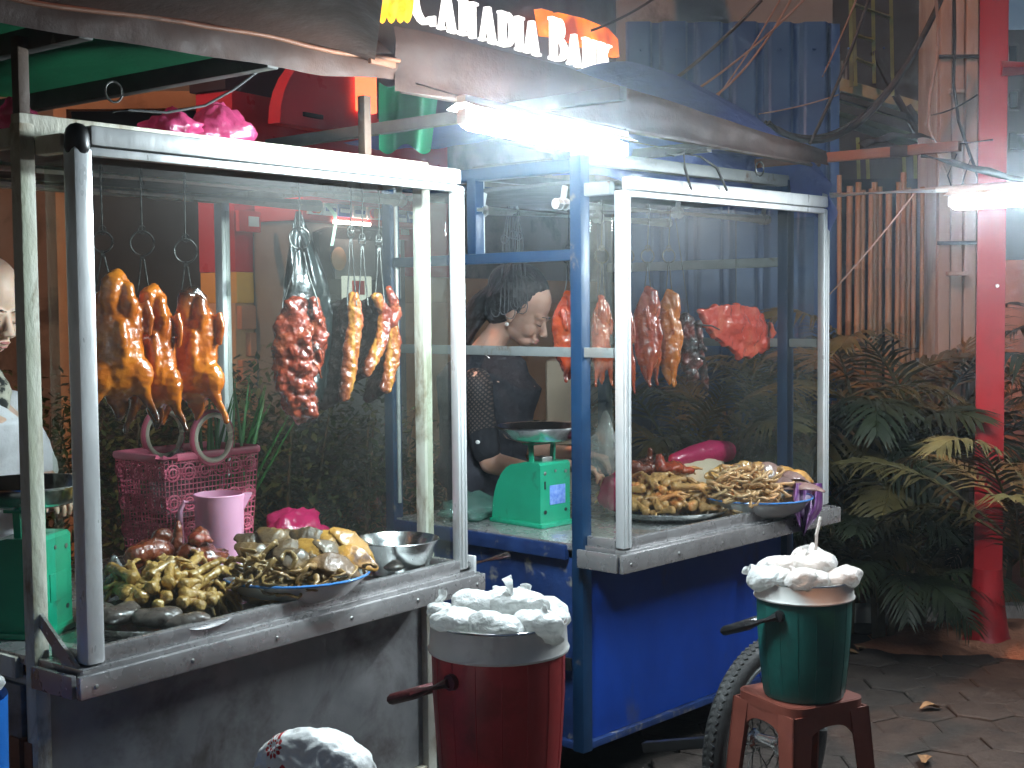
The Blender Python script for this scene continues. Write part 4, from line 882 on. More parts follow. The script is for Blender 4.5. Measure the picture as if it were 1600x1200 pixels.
O('tie_ring', MB().tube([Vector(K2.onY(1187+9*cos(t)*.7, 264+11*sin(t), .02)) for t in [2*pi*i/18 for i in range(18)]], .0028, 8, closed=True), 'wire', rf2)
for pts in (((1068, 235), (1070, 262), (1078, 290), (1081, 297)), ((1070, 240), (1095, 245), (1120, 262), (1136, 298)), ((1040, 240), (1052, 243), (1068, 238), (1074, 232))):
    O('cable_tie', MB().tube([K2.onY(x, y, -.04) for x, y in pts], .0042, 8), 'cable', rf2)

# ------------------------------------------------------------------ fluorescent lamps
def tube_lamp(name, label, p, q, K, wires, glow='tube_glow'):
    t = E(name, label, 'lamp', K.w(*p), K.rz); a = Vector((0, 0, 0)); b = Vector(q)-Vector(p); d = b.normalized()
    O('tube', MB().caps([a+d*.03, b-d*.03], [.024, .024], 20), glow, t)
    O('batten', MB().bar(a+Vector((0, 0, .042)), b+Vector((0, 0, .042)), .030, .018, .004), 'sign_white', t)
    sd = d.cross(Vector((0, 0, 1))).normalized()
    for s in (-1, 1): O('reflector', MB().bar(a+sd*s*.026+Vector((0, 0, .030)), b+sd*s*.026+Vector((0, 0, .030)), .040, .002, .001, up=(Vector((0, 0, 1))+sd*s*.42).normalized()), 'sign_white', t)
    for e, s in ((a, 1), (b, -1)): O('end_cap', MB().bar(e+d*.028*s+Vector((0, 0, .004)), e+Vector((0, 0, .004)), .030, .036, .006), 'scale_green' if name == 'batten_lamp_' else 'sign_white', t)
    for w in wires: O('hanging_wire', MB().tube([Vector(x)-Vector(p) for x in w], .0022, 6), 'cable', t)
    return t
tube_lamp('batten_lamp', 'glaring white fluorescent tube hung between the two carts', tuple(K2.onY(720, 184, -.34)), tuple(K2.onY(976, 237, -.34)), K2, [((-.88, -.34, 1.99), (-.80, .03, 2.10)), ((-.50, -.34, 1.97), (-.50, -.04, 2.08)), ((-.40, -.34, 1.955), (0.0, -.16, 1.985), (.48, -.05, 2.03))])
tube_lamp('batten_lamp', 'glaring white fluorescent tube at the right edge of the photo', (1.165, -.475, 1.868), (1.165, -1.45, 1.868), K2, [((1.165, -.52, 1.89), (1.165, -.53, 1.925)), ((1.165, -.95, 1.89), (1.165, -.95, 1.925)), ((1.165, -.50, 2.03), (1.160, -.47, 1.96), (1.165, -.49, 1.90)), ((1.165, -.55, 2.02), (1.17, -.53, 1.97), (1.165, -.51, 1.90))], 'tube_glow_right')
bp = [K2.onX(x, y, 1.165) for x, y in ((1440, 243), (1490, 254), (1515, 262), (1545, 268), (1575, 277), (1620, 287), (1700, 305))]
tag(O('wire_bundle', MB().tube([K2.w(*p) for p in bp], [.008, .012, .010, .014, .010, .013, .010], 10), 'black_rubber'), 'black taped wire bundle running to the right edge lamp', 'wire')

# ================================================================== FOOD ON THE LEFT CART
FACE1 = K1.rz - rad(34)                                            # things hung so that they face the customer
def ring_hook(K, px, ytop, ring_y, yend, ly, rod_z, label, rr=.025, prong=.03, rings=True, kind='ring'):
    """wire S hook over the rod, a ring, and a two pronged wire to the meat"""
    a = K.onY(px, ring_y, ly); e = K.onY(px, yend, ly); base = K.w(a.x, ly, rod_z); t = E('meat_hook', label, 'hook', base, K.rz-rad(38), 'meat hooks')
    zr = a.z-rod_z; ze = e.z-rod_z; R0 = .0195
    pts = [Vector((.0, -R0*cos(q), R0*sin(q)+.0)) for q in [pi*1.0-.5-i*.45 for i in range(8)]]
    pts = [Vector((.006, .030, -.012)), Vector((.004, .026, .008)), Vector((.002, .014, .020)), Vector((0, 0, .0225)), Vector((0, -.015, .018)), Vector((0, -.0215, 0)), Vector((0, -.014, -.03)), Vector((0, 0, zr+rr+.02)), Vector((0, 0, zr+rr-.002))]
    O('hook_wire', MB().tube(pts, .0021, 8), 'wire', t)
    if rings:
        O('eye', MB().tube([Vector((.008*cos(q), 0, zr+rr+.004+.010*sin(q))) for q in [2*pi*i/12 for i in range(12)]], .0018, 6, closed=True), 'wire', t)
        O('ring', MB().tube([Vector((rr*cos(q), .002*sin(3*q), zr+rr*sin(q)*1.05)) for q in [2*pi*i/24 for i in range(24)]], .0023, 8, closed=True), 'wire', t)
        z0 = zr-rr
    else: z0 = zr
    for s in (-1, 1): O('prong', MB().tube([Vector((0, 0, z0+.004)), Vector((s*prong*.25, 0, z0-.012)), Vector((s*prong*.5, 0, (z0+ze)/2)), Vector((s*prong, 0, ze)), Vector((s*prong*1.05, -.006, ze-.02))], .0021, 6), 'wire', t)
    return t
def duck_mesh(seed, wide=1.0, legs=1.0):
    """roast duck hung by the neck: folded neck, breast, wing stubs, thighs, drumsticks and dark feet"""
    r = random.Random(seed); b = MB(); W = wide
    zs = [-.018, -.045, -.075, -.11, -.15, -.185, -.215, -.245, -.270]; rx = [.020, .038, .049, .050, .047, .050, .054, .043, .018]; ry = [.018, .030, .040, .045, .045, .045, .042, .034, .016]
    b.caps([(r.uniform(-.002, .002), -.004*sin(z*20), z) for z in zs], [x*W for x in rx], 20, ry, up=Vector((0, 1, 0)))
    b.caps([(-.012*W, -.020, -.085), (-.018*W, -.030, -.045), (-.012*W, -.026, -.008), (0, -.006, .004), (.014*W, .004, -.016), (.016*W, .0, -.06)], [.014, .017, .018, .018, .017, .016], 12)
    b.caps([(.016*W, -.024, -.10), (.018*W, -.032, -.055), (.015*W, -.026, -.02)], [.013, .016, .013], 12)
    for s in (-1, 1):
        b.caps([(s*.040*W, -.005, -.075), (s*.054*W, -.012, -.055), (s*.058*W, -.018, -.085), (s*.054*W, -.022, -.125)], [.013, .010, .0085, .006], 10)
        b.ell((s*.033*W, -.018, -.215), (.029*W, .028, .046), 14)
        b.caps([(s*.038*W, -.020, -.235), (s*.046*W, -.022, -.268), (s*(.050+.010*legs)*W, -.020, -.300)], [.019, .011, .006], 10)
        b.caps([(s*(.050+.010*legs)*W, -.020, -.300), (s*(.053+.012*legs)*W, -.024, -.318)], [.0075, .0065], 8)
    b.caps([(0, .002, -.262), (.004, -.004, -.295), (.002, -.006, -.312)], [.022, .013, .006], 10)
    b.caps([(.0, -.038, -.10), (0, -.045, -.15), (0, -.040, -.19)], [.010, .013, .010], 10)
    me = fuse('roast_duck', b, .0036, 3); displace(me, .0020, 55, seed, 3); displace(me, .0013, 26, seed+3, 2, ridge=True, aniso=(1, 1, .5)); return me
dk = [duck_mesh(1), duck_mesh(2, .96), duck_mesh(3, 1.05)]
for i, (px, py, yb, ring, sx, rz, lab) in enumerate(((178, 428, 655, 378, 1.18, .25, 'glazed golden duck hanging nearest the left post'), (238, 450, 668, 380, 1.0, -.05, 'glazed golden duck hanging in the middle of three'), (302, 452, 655, 392, 1.06, -.2, 'glazed golden duck with burnt neck, rightmost of three'))):
    p = K1.onY(px, py, .20); q = K1.onY(px, yb, .20); s = (p.z-q.z)/.32
    o = tag(O('roast_duck', dk[i], 'duck_burnt' if i == 2 else 'duck_gold', loc=K1.w(p.x, .20, p.z-.008), rz=FACE1+rz), lab, 'duck', 'golden roast ducks'); o.scale = (s*sx*1.06, s*1.10, s)
    ring_hook(K1, (160, 222, 290)[i], 0, ring, py+4, .20, 1.836, ('wire ring hook of the duck nearest the left post', 'wire ring hook of the middle golden duck', 'wire ring hook of the burnt necked golden duck')[i], .0265 if i else .022, .013)
def slab(K, name, mat, pts, rx, ry, ly, lab, cat, seed, amp=.006, freq=32, voxel=.004, lumps=0, grp='hanging roast meats', yaw=0):
    """a hanging strip of meat along traced points"""
    P = [K.onY(x, y, ly) for x, y in pts]; c = P[0]; org = K.w(c.x, ly, c.z); v = [K.w(*p)-org for p in P]
    rz = K.rz-rad(38)+yaw; M = Matrix.Rotation(-rz, 4, 'Z'); v = [M @ q for q in v]; b = MB(); r = random.Random(seed)
    b.caps(v, rx, 16, ry, up=Vector((0, 1, 0)))
    for k in range(lumps):
        i = r.randrange(len(v)-1); q = v[i].lerp(v[i+1], r.random()); w = rx[i]
        b.ell(q+Vector((r.uniform(-.8, .8)*w, r.uniform(-1.0, .1)*ry[i], 0)), (r.uniform(.25, .5)*w, r.uniform(.3, .6)*ry[i]+.004, r.uniform(.012, .026)), 10, rot=Matrix.Rotation(r.uniform(-.6, .6), 4, 'Y'))
    me = fuse(name, b, voxel, 2); displace(me, amp, freq, seed, 3)
    return tag(O(name, me, mat, loc=org, rz=rz), lab, cat, grp)
slab(K1, 'rib_slab', 'char_siu', ((462, 478), (458, 505), (456, 545), (460, 590), (468, 630), (472, 648)), [.030, .046, .052, .050, .042, .026], [.016, .024, .026, .026, .022, .015], .20, 'lumpy red roast rib slab hanging from a ring, left of the black bag', 'pork', 5, .0075, 38, .0036, 60)
slab(K1, 'rib_strip', 'char_siu', ((490, 470), (496, 500), (500, 535), (494, 565), (488, 585)), [.014, .021, .022, .017, .010], [.012, .018, .018, .015, .010], .235, 'short curled red strip just right of the rib slab', 'pork', 6, .006, 40, .0036, 18)
slab(K1, 'rib_tip', 'char_dark', ((478, 610), (482, 635), (487, 655)), [.012, .013, .010], [.012, .012, .010], .185, 'charred knob of meat at the foot of the rib slab', 'pork', 7, .005, 50, .0032, 6)
ring_hook(K1, 468, 0, 372, 468, .20, 1.836, 'wire ring hook of the rib slab', .0265, .042)
def belly(pts, seed, lab, wid=.018, back=.052):
    """roast pork belly slab: layered cut face to the front, black crust behind on its left"""
    P = [K1.onY(x, y, .20) for x, y in pts]; org = K1.w(P[0].x, .20, P[0].z); rz = K1.rz-rad(40); M = Matrix.Rotation(-rz, 4, 'Z'); v = [M @ (K1.w(*p)-org) for p in P]
    t = E('pork_belly', lab, 'pork', org, rz, 'roast pork bellies'); n = len(v); wl = [wid*(.75 if i in (0, n-1) else 1.0) for i in range(n)]
    b = MB().caps(v, wl, 16, [.012]*n, up=Vector((0, 1, 0))); me = fuse('cut_face', b, .003, 2); displace(me, .0045, 45, seed, 3); O('cut_face', me, 'pork_belly', t)
    b = MB()
    for k in range(5): b.caps([q+Vector((-back*.62*(k+.9)/5, .015+.012*k, -.006-.012*k*.5)) for q in v], [.013+.002*(i % 2) for i in range(n)], 12, [.016]*n, up=Vector((0, 1, 0)))
    me = fuse('crust', b, .0045, 2); displace(me, .006, 40, seed+2, 3); O('crust', me, 'crust', t); return t
belly(((553, 466), (556, 500), (549, 545), (543, 590), (538, 618)), 11, 'roast pork belly slab with pale fat edge, leftmost of three', .023, .085)
belly(((588, 464), (602, 490), (598, 525), (583, 560), (572, 582)), 12, 'bent roast pork belly slab, middle of three', .020, .075)
belly(((612, 500), (616, 535), (612, 570), (602, 606)), 13, 'roast pork belly slab nearest the right post', .022, .070)
slab(K1, 'pork_lump', 'char_siu', ((608, 452), (614, 470), (618, 490), (612, 505)), [.010, .016, .018, .014], [.011, .015, .016, .014], .195, 'red knob of pork above the right belly slab', 'pork', 14, .004, 40, .0032, 5)
for px, yr, ye, lab in ((548, 366, 466, 'twisted wire hook of the leftmost pork belly'), (566, 378, 466, 'twisted wire hook of the middle pork belly'), (592, 380, 462, 'twisted wire hook of the right pork belly')):
    ring_hook(K1, px, 0, yr, ye, .20, 1.836, lab, .009, .012)
# black plastic bag hung behind the ribs
def sheet_obj(name, mat, K, rows, ly, wob, lab, cat, seed, nu=26, nv=30, depth=.03):
    """a hanging bag: rows of (left px, right px, y px) traced top to bottom, closed front and back"""
    b = MB()
    def at(v):
        f = v*(len(rows)-1); i = min(len(rows)-2, int(f)); t = f-i; return [rows[i][k]*(1-t)+rows[i+1][k]*t for k in range(3)]
    c = K.onY((rows[0][0]+rows[0][1])/2, rows[0][2], ly); org = K.w(*c); M = Matrix.Rotation(-K.rz, 4, 'Z')
    for s in (-1, 1):
        def fn(u, v):
            l, r_, y = at(v); p = K.w(*K.onY(l+(r_-l)*u, y, ly+s*depth*sin(u*pi)*min(1, .15+v*1.5)+wob*noise.noise(Vector((u*5, v*4, seed+s))))); return tuple(M @ (p-org))
        b.grid(nu, nv, fn)
    return tag(O(name, b, mat, loc=org, rz=K.rz, ang=0), lab, cat)
sheet_obj('black_bag', 'film_black', K1, ((462, 470, 330), (452, 490, 380), (444, 512, 440), (440, 520, 490), (440, 516, 560), (446, 512, 625)), .27, .030, 'black plastic bag hanging behind the rib slab', 'bag', 3)
sheet_obj('paper_strip', 'paper_green', K1, ((505, 514, 318), (520, 526, 335), (522, 527, 350), (516, 521, 384)), .30, .004, 'thin pale green strip dangling from the second rod', 'strip', 4, 4, 16, .001)

# ---- dishes
def dish(name, lab, cat, K, c, prof, mat, rim=None):
    t = E(name, lab, cat, K.w(c[0], c[1], c[2]), K.rz); O('bowl', MB().lathe(prof, 56), mat, t, ang=50)
    if rim: O('rim', MB().tube([(rim[0]*cos(a), rim[0]*sin(a), rim[1]) for a in [2*pi*i/56 for i in range(56)]], rim[2], 8, closed=True), rim[3], t)
    return t
Z0 = .7995
c = K1.onZ(245, 952, .835); T1 = (c.x+.0, c.y-.01, Z0)
dish('steel_tray', 'round steel tray of chicken feet at the front left of the left cart', 'tray', K1, T1, [(.001, .004), (.125, .004), (.165, .012), (.186, .030), (.192, .031), (.190, .026), (.168, .006), (.125, .0), (.001, .0)], 'steel_clean')
c = K1.onZ(462, 895, .870); T2 = (c.x, c.y, Z0)
dish('enamel_bowl', 'white enamel bowl heaped with offal in the middle of the left cart', 'bowl', K1, T2, [(.001, .006), (.09, .006), (.135, .030), (.176, .066), (.186, .071), (.180, .064), (.138, .024), (.092, .0), (.001, .0)], 'enamel', (.185, .071, .0035, 'enamel_blue'))
c = K1.onZ(620, 842, .90); T3 = (c.x, c.y, Z0)
dish('aluminium_basin', 'aluminium basin with dark liver beside the right post of the left cart', 'basin', K1, T3, [(.001, .005), (.060, .005), (.080, .018), (.104, .085), (.116, .102), (.118, .100), (.108, .082), (.084, .014), (.062, .0), (.001, .0)], 'steel_clean')
c = K1.onZ(372, 852, .86); T4 = (c.x*.86, c.y*.80, Z0)
dish('enamel_plate', 'white enamel plate half hidden behind the offal bowl', 'plate', K1, T4, [(.001, .03), (.10, .03), (.14, .05), (.16, .068), (.163, .066), (.142, .045), (.102, .0), (.001, .0)], 'enamel')

# ---- chicken feet
def foot_mesh(seed, spread, curl):
    r = random.Random(seed); b = MB()
    b.caps([(0, 0, 0), (.012, 0, .002), (.035, 0, .004), (.055, 0, .002)], [.0125, .0090, .0080, .0095], 12)
    b.ell((-.002, 0, 0), (.011, .0135, .0128), 10)
    for a, l in ((-spread, .034), (0, .042), (spread, .035), (2.6, .017)):
        d = Vector((cos(a), sin(a), 0)); o = Vector((.055, 0, .002))
        b.caps([o, o+d*l*.35+Vector((0, 0, .003)), o+d*l*.7+Vector((0, 0, -.004-curl*.5)), o+d*l+Vector((0, 0, -.012-curl))], [.0062, .0052, .0046, .0026], 8)
    me = fuse('chicken_foot', b, .0021, 2); displace(me, .0016, 110, seed, 2); return me
FT = [foot_mesh(s, a, c) for s, a, c in ((1, .5, .0), (2, .38, .01), (3, .62, .004), (4, .28, .014))]
FT_B = []
for m in FT: q = m.copy(); FT_B.append(q); q.materials.append(MATS['feet_brown'])
for m in FT: m.materials.append(MATS['feet_yellow'])
def pile(meshes, name, K, c, spots, hfun, lab, cat, grp, scale=1.0, yaw=(0, 6.28), tilt=.35):
    for (x, y) in spots:
        o = inst(R.choice(meshes), name); h = hfun(x, y); o.location = K.w(c[0]+x, c[1]+y, c[2]+h)
        o.rotation_euler = (R.uniform(-1, 1)*.8, R.uniform(-tilt, tilt), K.rz+R.uniform(*yaw)); s = scale*R.uniform(.88, 1.15); o.scale = (s, s, s)
        tag(o, lab, cat, grp)
def disc_spots(n, rx, ry, cx=0, cy=0, seed=1):
    r = random.Random(seed); out = []
    k = 0
    while len(out) < n:
        a = 2.39996*k; q = sqrt((k+.5)/n); out.append((cx+rx*q*cos(a)+r.uniform(-.008, .008), cy+ry*q*sin(a)+r.uniform(-.008, .008))); k += 1
    return out
def dome(h0, h1, rx, ry, cx=0, cy=0): return lambda x, y: h0+(h1-h0)*max(0, 1-((x-cx)/rx)**2-((y-cy)/ry)**2)+R.uniform(-.004, .008)
LF = 'boiled yellow chicken foot in the heap on the round steel tray'
pile(FT, 'chicken_foot', K1, T1, disc_spots(40, .125, .11, .045, .02, 2), dome(.022, .095, .17, .15, .03, .035), LF, 'chicken foot', 'chicken feet on the steel tray', 1.28, (-.35, 1.6), .45)
pile(FT, 'chicken_foot', K1, T1, disc_spots(16, .10, .08, .045, .03, 5), dome(.055, .115, .15, .13, .03, .035), LF, 'chicken foot', 'chicken feet on the steel tray', 1.28, (-.35, 1.6), .45)
def blob(name, mat, K, c, ells, lab, cat, seed, grp=None, amp=.004, freq=30, voxel=.0032, rz=0, it=3):
    b = MB()
    for e in ells:
        if len(e) == 2: b.ell(e[0], e[1], 14)
        else: b.ell(e[0], e[1], 14, rot=Matrix.Rotation(e[2], 4, e[3] if len(e) > 3 else 'Z'))
    me = fuse(name, b, voxel, it); displace(me, amp, freq, seed, 2); return tag(O(name, me, mat, loc=K.w(*c), rz=K.rz+rz), lab, cat, grp)
for i, (x, y, z, rz) in enumerate(((-.125, -.02, .050, .2), (-.075, -.085, .042, -.3), (-.14, .03, .045, .6), (-.035, -.125, .030, -.75))):
    blob('liver_piece', 'liver', K1, (T1[0]+x, T1[1]+y, T1[2]+z), [((0, 0, 0), (.055, .036, .022)), ((.03, .005, .006), (.034, .028, .017)), ((-.025, .01, .004), (.03, .026, .018))],
         ('grey brown liver piece on the steel tray beside the post', 'large grey brown liver piece at the front of the steel tray', 'grey brown liver piece at the back left of the steel tray', 'flat liver piece lying on the front rim of the steel tray')[i], 'liver', 60+i, 'liver pieces', .004, 26, .0034, rz)
# roast duck head and pieces behind the feet
blob('roast_piece', 'roast_brown', K1, K1.onY(312, 866, .30), [((0, 0, 0), (.052, .04, .032)), ((.004, 0, .038), (.026, .024, .03)), ((-.03, 0, .006), (.035, .03, .03)), ((.055, .0, -.006), (.04, .015, .012)), ((.02, -.02, -.012), (.05, .03, .02))], 'glossy dark roast duck piece between feet and jug', 'duck', 71, 'roast duck pieces', .007, 34)
blob('roast_piece', 'roast_brown', K1, K1.onY(235, 862, .34), [((0, 0, 0), (.07, .035, .032)), ((.035, 0, .03), (.03, .02, .026)), ((-.04, 0, -.005), (.035, .03, .032))], 'dark roast duck piece behind the chicken feet, left one', 'duck', 72, 'roast duck pieces', .006, 30)
blob('roast_piece', 'roast_brown', K1, K1.onY(277, 850, .36), [((0, 0, -.01), (.018, .016, .05)), ((.004, 0, .03), (.010, .010, .03))], 'upright dark duck neck standing behind the chicken feet', 'duck', 73, 'roast duck pieces', .005, 40)
blob('head_of_duck', 'char_siu', K1, K1.onY(307, 842, .29), [((0, 0, 0), (.024, .020, .02)), ((.018, -.012, -.002), (.016, .012, .012)), ((.03, -.012, -.008), (.016, .008, .006))], 'shiny red roast duck head on top of the dark piece', 'duck', 74, 'roast duck pieces', .003, 50, .003)
# tongues and offal in the bowl
def tongue_mesh(seed, L, W, bend):
    b = MB(); pts = []; n = 7
    for i in range(n): t = i/(n-1); pts.append((L*(t-.5), 0, bend*(1-(2*t-1)**2)))
    prof = [.45, .8, 1.0, 1.0, .9, .68, .4]; b.caps(pts, [W*p for p in prof], 14, [W*.22*p**.5 for p in prof], up=Vector((0, 0, 1)))
    me = fuse('tongue', b, .0032, 2); displace(me, .003, 34, seed, 2); return me
TG = [tongue_mesh(1, .12, .026, .02), tongue_mesh(2, .11, .028, .028), tongue_mesh(3, .13, .024, .014)]
TO = [m.copy() for m in TG]
for m in TG: m.materials.append(MATS['tongue_grey'])
for m in TO: m.materials.append(MATS['tongue_orange'])
n_ = 0
for r_ in range(3):                                                # overlapping rows, highest at the back
    for k in range(6):
        u = -.115+.050*k+.012*r_; v = .085-.075*r_
        if hypot(u, v) > .165 or (r_ == 2 and k < 2): continue
        o_ = (r_ < 2 and k >= 3 and (k+r_) % 2 == 0) or (r_ == 0 and k == 5)
        o = inst((TO if o_ else TG)[(k+r_) % 3], 'tongue'); o.location = K1.w(T2[0]+u*.608+v*.794, T2[1]-u*.794+v*.608, T2[2]+.112-.018*r_+.022*(1-((k-2.5)/3)**2))
        o.rotation_euler = (.95+.18*sin(k*2.3+r_), .55+.22*sin(k*1.7+r_*2), .12+.25*sin(k*3.1+r_)); s_ = 1.0+.14*sin(k*2.9+r_); o.scale = (s_*.92, s_*1.15, s_)
        tag(o, 'slab of orange brown braised tongue leaning in the enamel bowl' if o_ else 'slab of grey brown braised tongue leaning in the enamel bowl', 'tongue', 'orange tongues in the bowl' if o_ else 'grey tongues in the bowl')
def curl_mesh(seed):
    r = random.Random(seed); b = MB(); p = Vector((0, 0, 0)); a = r.uniform(0, 6); pts = []
    for i in range(12): pts.append(p.copy()); a += r.uniform(-.2, 1.0); p = p+Vector((cos(a)*.009, sin(a)*.009, r.uniform(-.004, .005)))
    b.caps(pts, [.0055+.002*sin(i*1.3) for i in range(12)], 8, [.0035]*12); me = b.mesh('offal_strip', True, 0); return me
CU = [curl_mesh(s) for s in range(5)]; CT = [m.copy() for m in CU]
for m in CU: m.materials.append(MATS['offal'])
for m in CT: m.materials.append(MATS['offal_tan'])
pile(CU, 'offal_strip', K1, T2, disc_spots(46, .075, .075, -.095, -.015, 8), dome(.056, .100, .12, .12, -.075, .02), 'curled strip of tan offal at the left of the enamel bowl', 'offal', 'offal strips in the left bowl', 1.15, (0, 6.28), .5)
pile(CU, 'offal_strip', K1, T2, disc_spots(20, .12, .04, .03, -.11, 9), dome(.066, .080, .2, .1), 'curled strip of tan offal at the left of the enamel bowl', 'offal', 'offal strips in the left bowl', .9, (0, 6.28), .5)
blob('offal_mound', 'offal', K1, (T2[0]-.01, T2[1]+.0, T2[2]+.030), [((0, 0, 0), (.145, .135, .032)), ((.02, .03, .02), (.09, .08, .035))], 'brown mass of offal filling the enamel bowl under the tongues', 'offal', 79, None, .008, 30, .006)
for i, (x, y, z, rz) in enumerate(((-.03, .03, .075, .3), (.02, -.02, .062, -.4), (-.05, -.03, .06, .9), (-.062, .075, .095, .5))):
    blob('liver_piece', 'liver', K1, (T3[0]+x, T3[1]+y, T3[2]+z-.02), [((0, 0, 0), (.055, .035, .016)), ((.02, .005, .004), (.03, .03, .014))], ('dark liver piece at the back of the aluminium basin', 'dark liver piece in the middle of the aluminium basin', 'dark liver piece at the left of the aluminium basin', 'round dark liver on the rim between bowl and basin')[i], 'liver', 80+i, 'liver pieces', .003, 30, .0034, rz)
# pink jug
jp = K1.onZ(345, 846, .868); jl = (K1.onY(343, 800, .40).x, .40, Z0)
jug = E('pink_jug', 'pale pink plastic jug with handle behind the offal bowl', 'jug', K1.w(*jl), K1.rz-rad(38)); jz = K1.onY(343, 772, .40).z-Z0; jr = .064
O('body', MB().lathe([(.001, 0), (jr*.90, 0), (jr*.93, .006), (jr, jz*.93), (jr*1.05, jz), (jr*1.02, jz+.002), (jr*.95, jz*.93), (jr*.86, .012), (.001, .012)], 40), 'pink_plastic', jug, ang=40)
O('handle', MB().tube([(-jr*.96, 0, jz*.92), (-jr*1.40, 0, jz*.93), (-jr*1.58, 0, jz*.84), (-jr*1.55, 0, jz*.5), (-jr*1.40, 0, jz*.32), (-jr*.94, 0, jz*.28)], [.010, .010, .010, .009, .009, .009], 12, ry=.007), 'pink_plastic', jug)
O('spout', MB().prism([(jr*.92, jz*.80), (jr*1.34, jz*1.0), (jr*.95, jz*1.0)], None, .03), 'pink_plastic', jug)
# crumpled bags
def crumple(name, mat, K, c, r, lab, cat, seed, amp=.25, n=36, peak=None, knot=False, flat=.0, rz=0):
    """a crumpled plastic bag: an uneven closed pouch resting on its flat base"""
    b = MB(); vs = []; fs = []; m = n//2
    for i in range(m+1):
        ph = pi*i/m
        for k in range(n):
            t = 2*pi*k/n; d = Vector((sin(ph)*cos(t), sin(ph)*sin(t), cos(ph))); q = noise.fractal(d*1.9+Vector((seed*3.7, seed, 0)), 1, 2, 3); f = 1+amp*q-amp*.6*abs(noise.noise(d*3.6+Vector((seed, 2, 5))))
            p = Vector((d.x*r[0]*f, d.y*r[1]*f, d.z*r[2]*f))
            if peak and d.z > .4: p.z += peak*((d.z-.4)/.6)**2; p.x *= 1-.5*((d.z-.4)/.6); p.y *= 1-.5*((d.z-.4)/.6)
            if p.z < -r[2]*flat and flat: p.z = -r[2]*flat+.002*q
            vs.append(p)
    for i in range(m):
        for k in range(n): fs.append((i*n+k, (i+1)*n+k, (i+1)*n+(k+1) % n, i*n+(k+1) % n))
    b.add(vs, fs); t = tag(O(name, b, mat, loc=K.w(*c) if K else c, rz=(K.rz if K else 0)+rz, ang=0), lab, cat)
    if knot:
        def ear(u, v): a = (u-.5)*2; return (a*.022*(.3+v)+.01*sin(v*5), .006*sin(a*7+v*3), r[2]*.8+(peak or 0)*.6+v*.05+.006*sin(a*9))
        O('knot', MB().grid(10, 6, ear), mat, t, ang=0)
    return t
c = K1.onY(452, 822, .52); crumple('pink_bag', 'film_magenta', K1, (c.x, .50, Z0+.068), (.115, .075, .085), 'deep pink plastic bag between jug and basin', 'bag', 3, .22, 40, None, False, .8)
c = K1.onY(172, 862, .36); crumple('clear_bag', 'film_clear', K1, (c.x, .34, Z0+.05), (.06, .05, .06), 'clear plastic bag behind the front left post', 'bag', 5, .3, 30, .03, False, .8)
for i, (px, rx, rz_, pk, lab) in enumerate(((268, .075, .030, .018, 'pink plastic bag lying on the left cart roof, left one'), (345, .10, .040, .02, 'pink plastic bag lying on the left cart roof, right one'), (25, .035, .03, .02, 'small pink bag tip on the far left of the cart roof'))):
    c = K1.onY(px, 180, .30 if i < 2 else .62); crumple('pink_bag', 'film_pink', K1, (c.x, c.y, 1.918+rz_*.9+(.025 if i < 2 else .06)), (rx, .07, rz_*1.4), lab, 'bag', 11+i, .3, 36, pk, False, .8)
# ---- pink basket with ring handles, onions and a bag
bl = K1.onY(293, 690, .62); bz = K1.onY(293, 700, .62).z-Z0; bz = max(bz, .25)
bask = E('pink_basket', 'pink plastic lattice basket with two round handles', 'basket', K1.w(bl.x, .62, Z0), K1.rz-rad(38)+rad(38)); hw, hd = .165, .105; tp = .86
def bw_(u, v, face):                                               # point on one wall: u along, v up
    s = tp+(1-tp)*v; q = [(-hw+2*hw*u, -hd), (hw, -hd+2*hd*u), (hw-2*hw*u, hd), (-hw, hd-2*hd*u)][face]; return Vector((q[0]*s, q[1]*s, .01+v*(bz-.02)))
for f in range(4):
    b = MB(); L_ = 2*hw if f % 2 == 0 else 2*hd; nu = int(L_/.0135)
    for i in range(nu+1): b.tube([bw_(i/nu, v, f) for v in (0, .33, .66, 1)], .0016, 5)
    nv = int(bz/.0155)
    for j in range(nv+1): b.tube([bw_(u/6, j/nv, f) for u in range(7)], .0016, 5)
    if f in (0, 3):
        for i in range(6):
            for j in range(4):
                c0 = bw_((i+.5)/6, (j+.5)/4+.0, f); e1 = (bw_((i+.6)/6, (j+.5)/4, f)-c0).normalized(); e2 = Vector((0, 0, 1))
                for rr_ in (.022, .012): b.tube([c0+e1*rr_*cos(a)+e2*rr_*sin(a) for a in [2*pi*k/14 for k in range(14)]], .0026, 5, closed=True)
    O('lattice', b, 'basket_pink', bask)
rimp = [bw_(u/8, 1, f) for f in range(4) for u in range(8)]
O('rim', MB().tube(rimp, .007, 8, closed=True, ry=.011), 'basket_pink', bask)
O('base', MB().box((0, 0, .006), (2*hw*tp, 2*hd*tp, .010)), 'basket_pink', bask)
for s in (-1, 1):
    cy_ = s*hd; hz_ = bz+.035; ring = [(.068*cos(a), cy_+.0*s, hz_+.070*sin(a)) for a in [2*pi*k/30 for k in range(30)]]
    hd_ = O('handle', MB().tube(ring, .0085, 10, closed=True), 'basket_pink', bask); O('inner_ring', MB().tube([(x*.90, y-.004, hz_+(z-hz_)*.90) for x, y, z in ring], .0075, 10, closed=True), 'handle_cream', hd_)
on = E('spring_onions', 'bunch of green spring onion leaves sticking out of the pink basket', 'onions', K1.w(bl.x+.11, .60, Z0+.15), K1.rz, None)
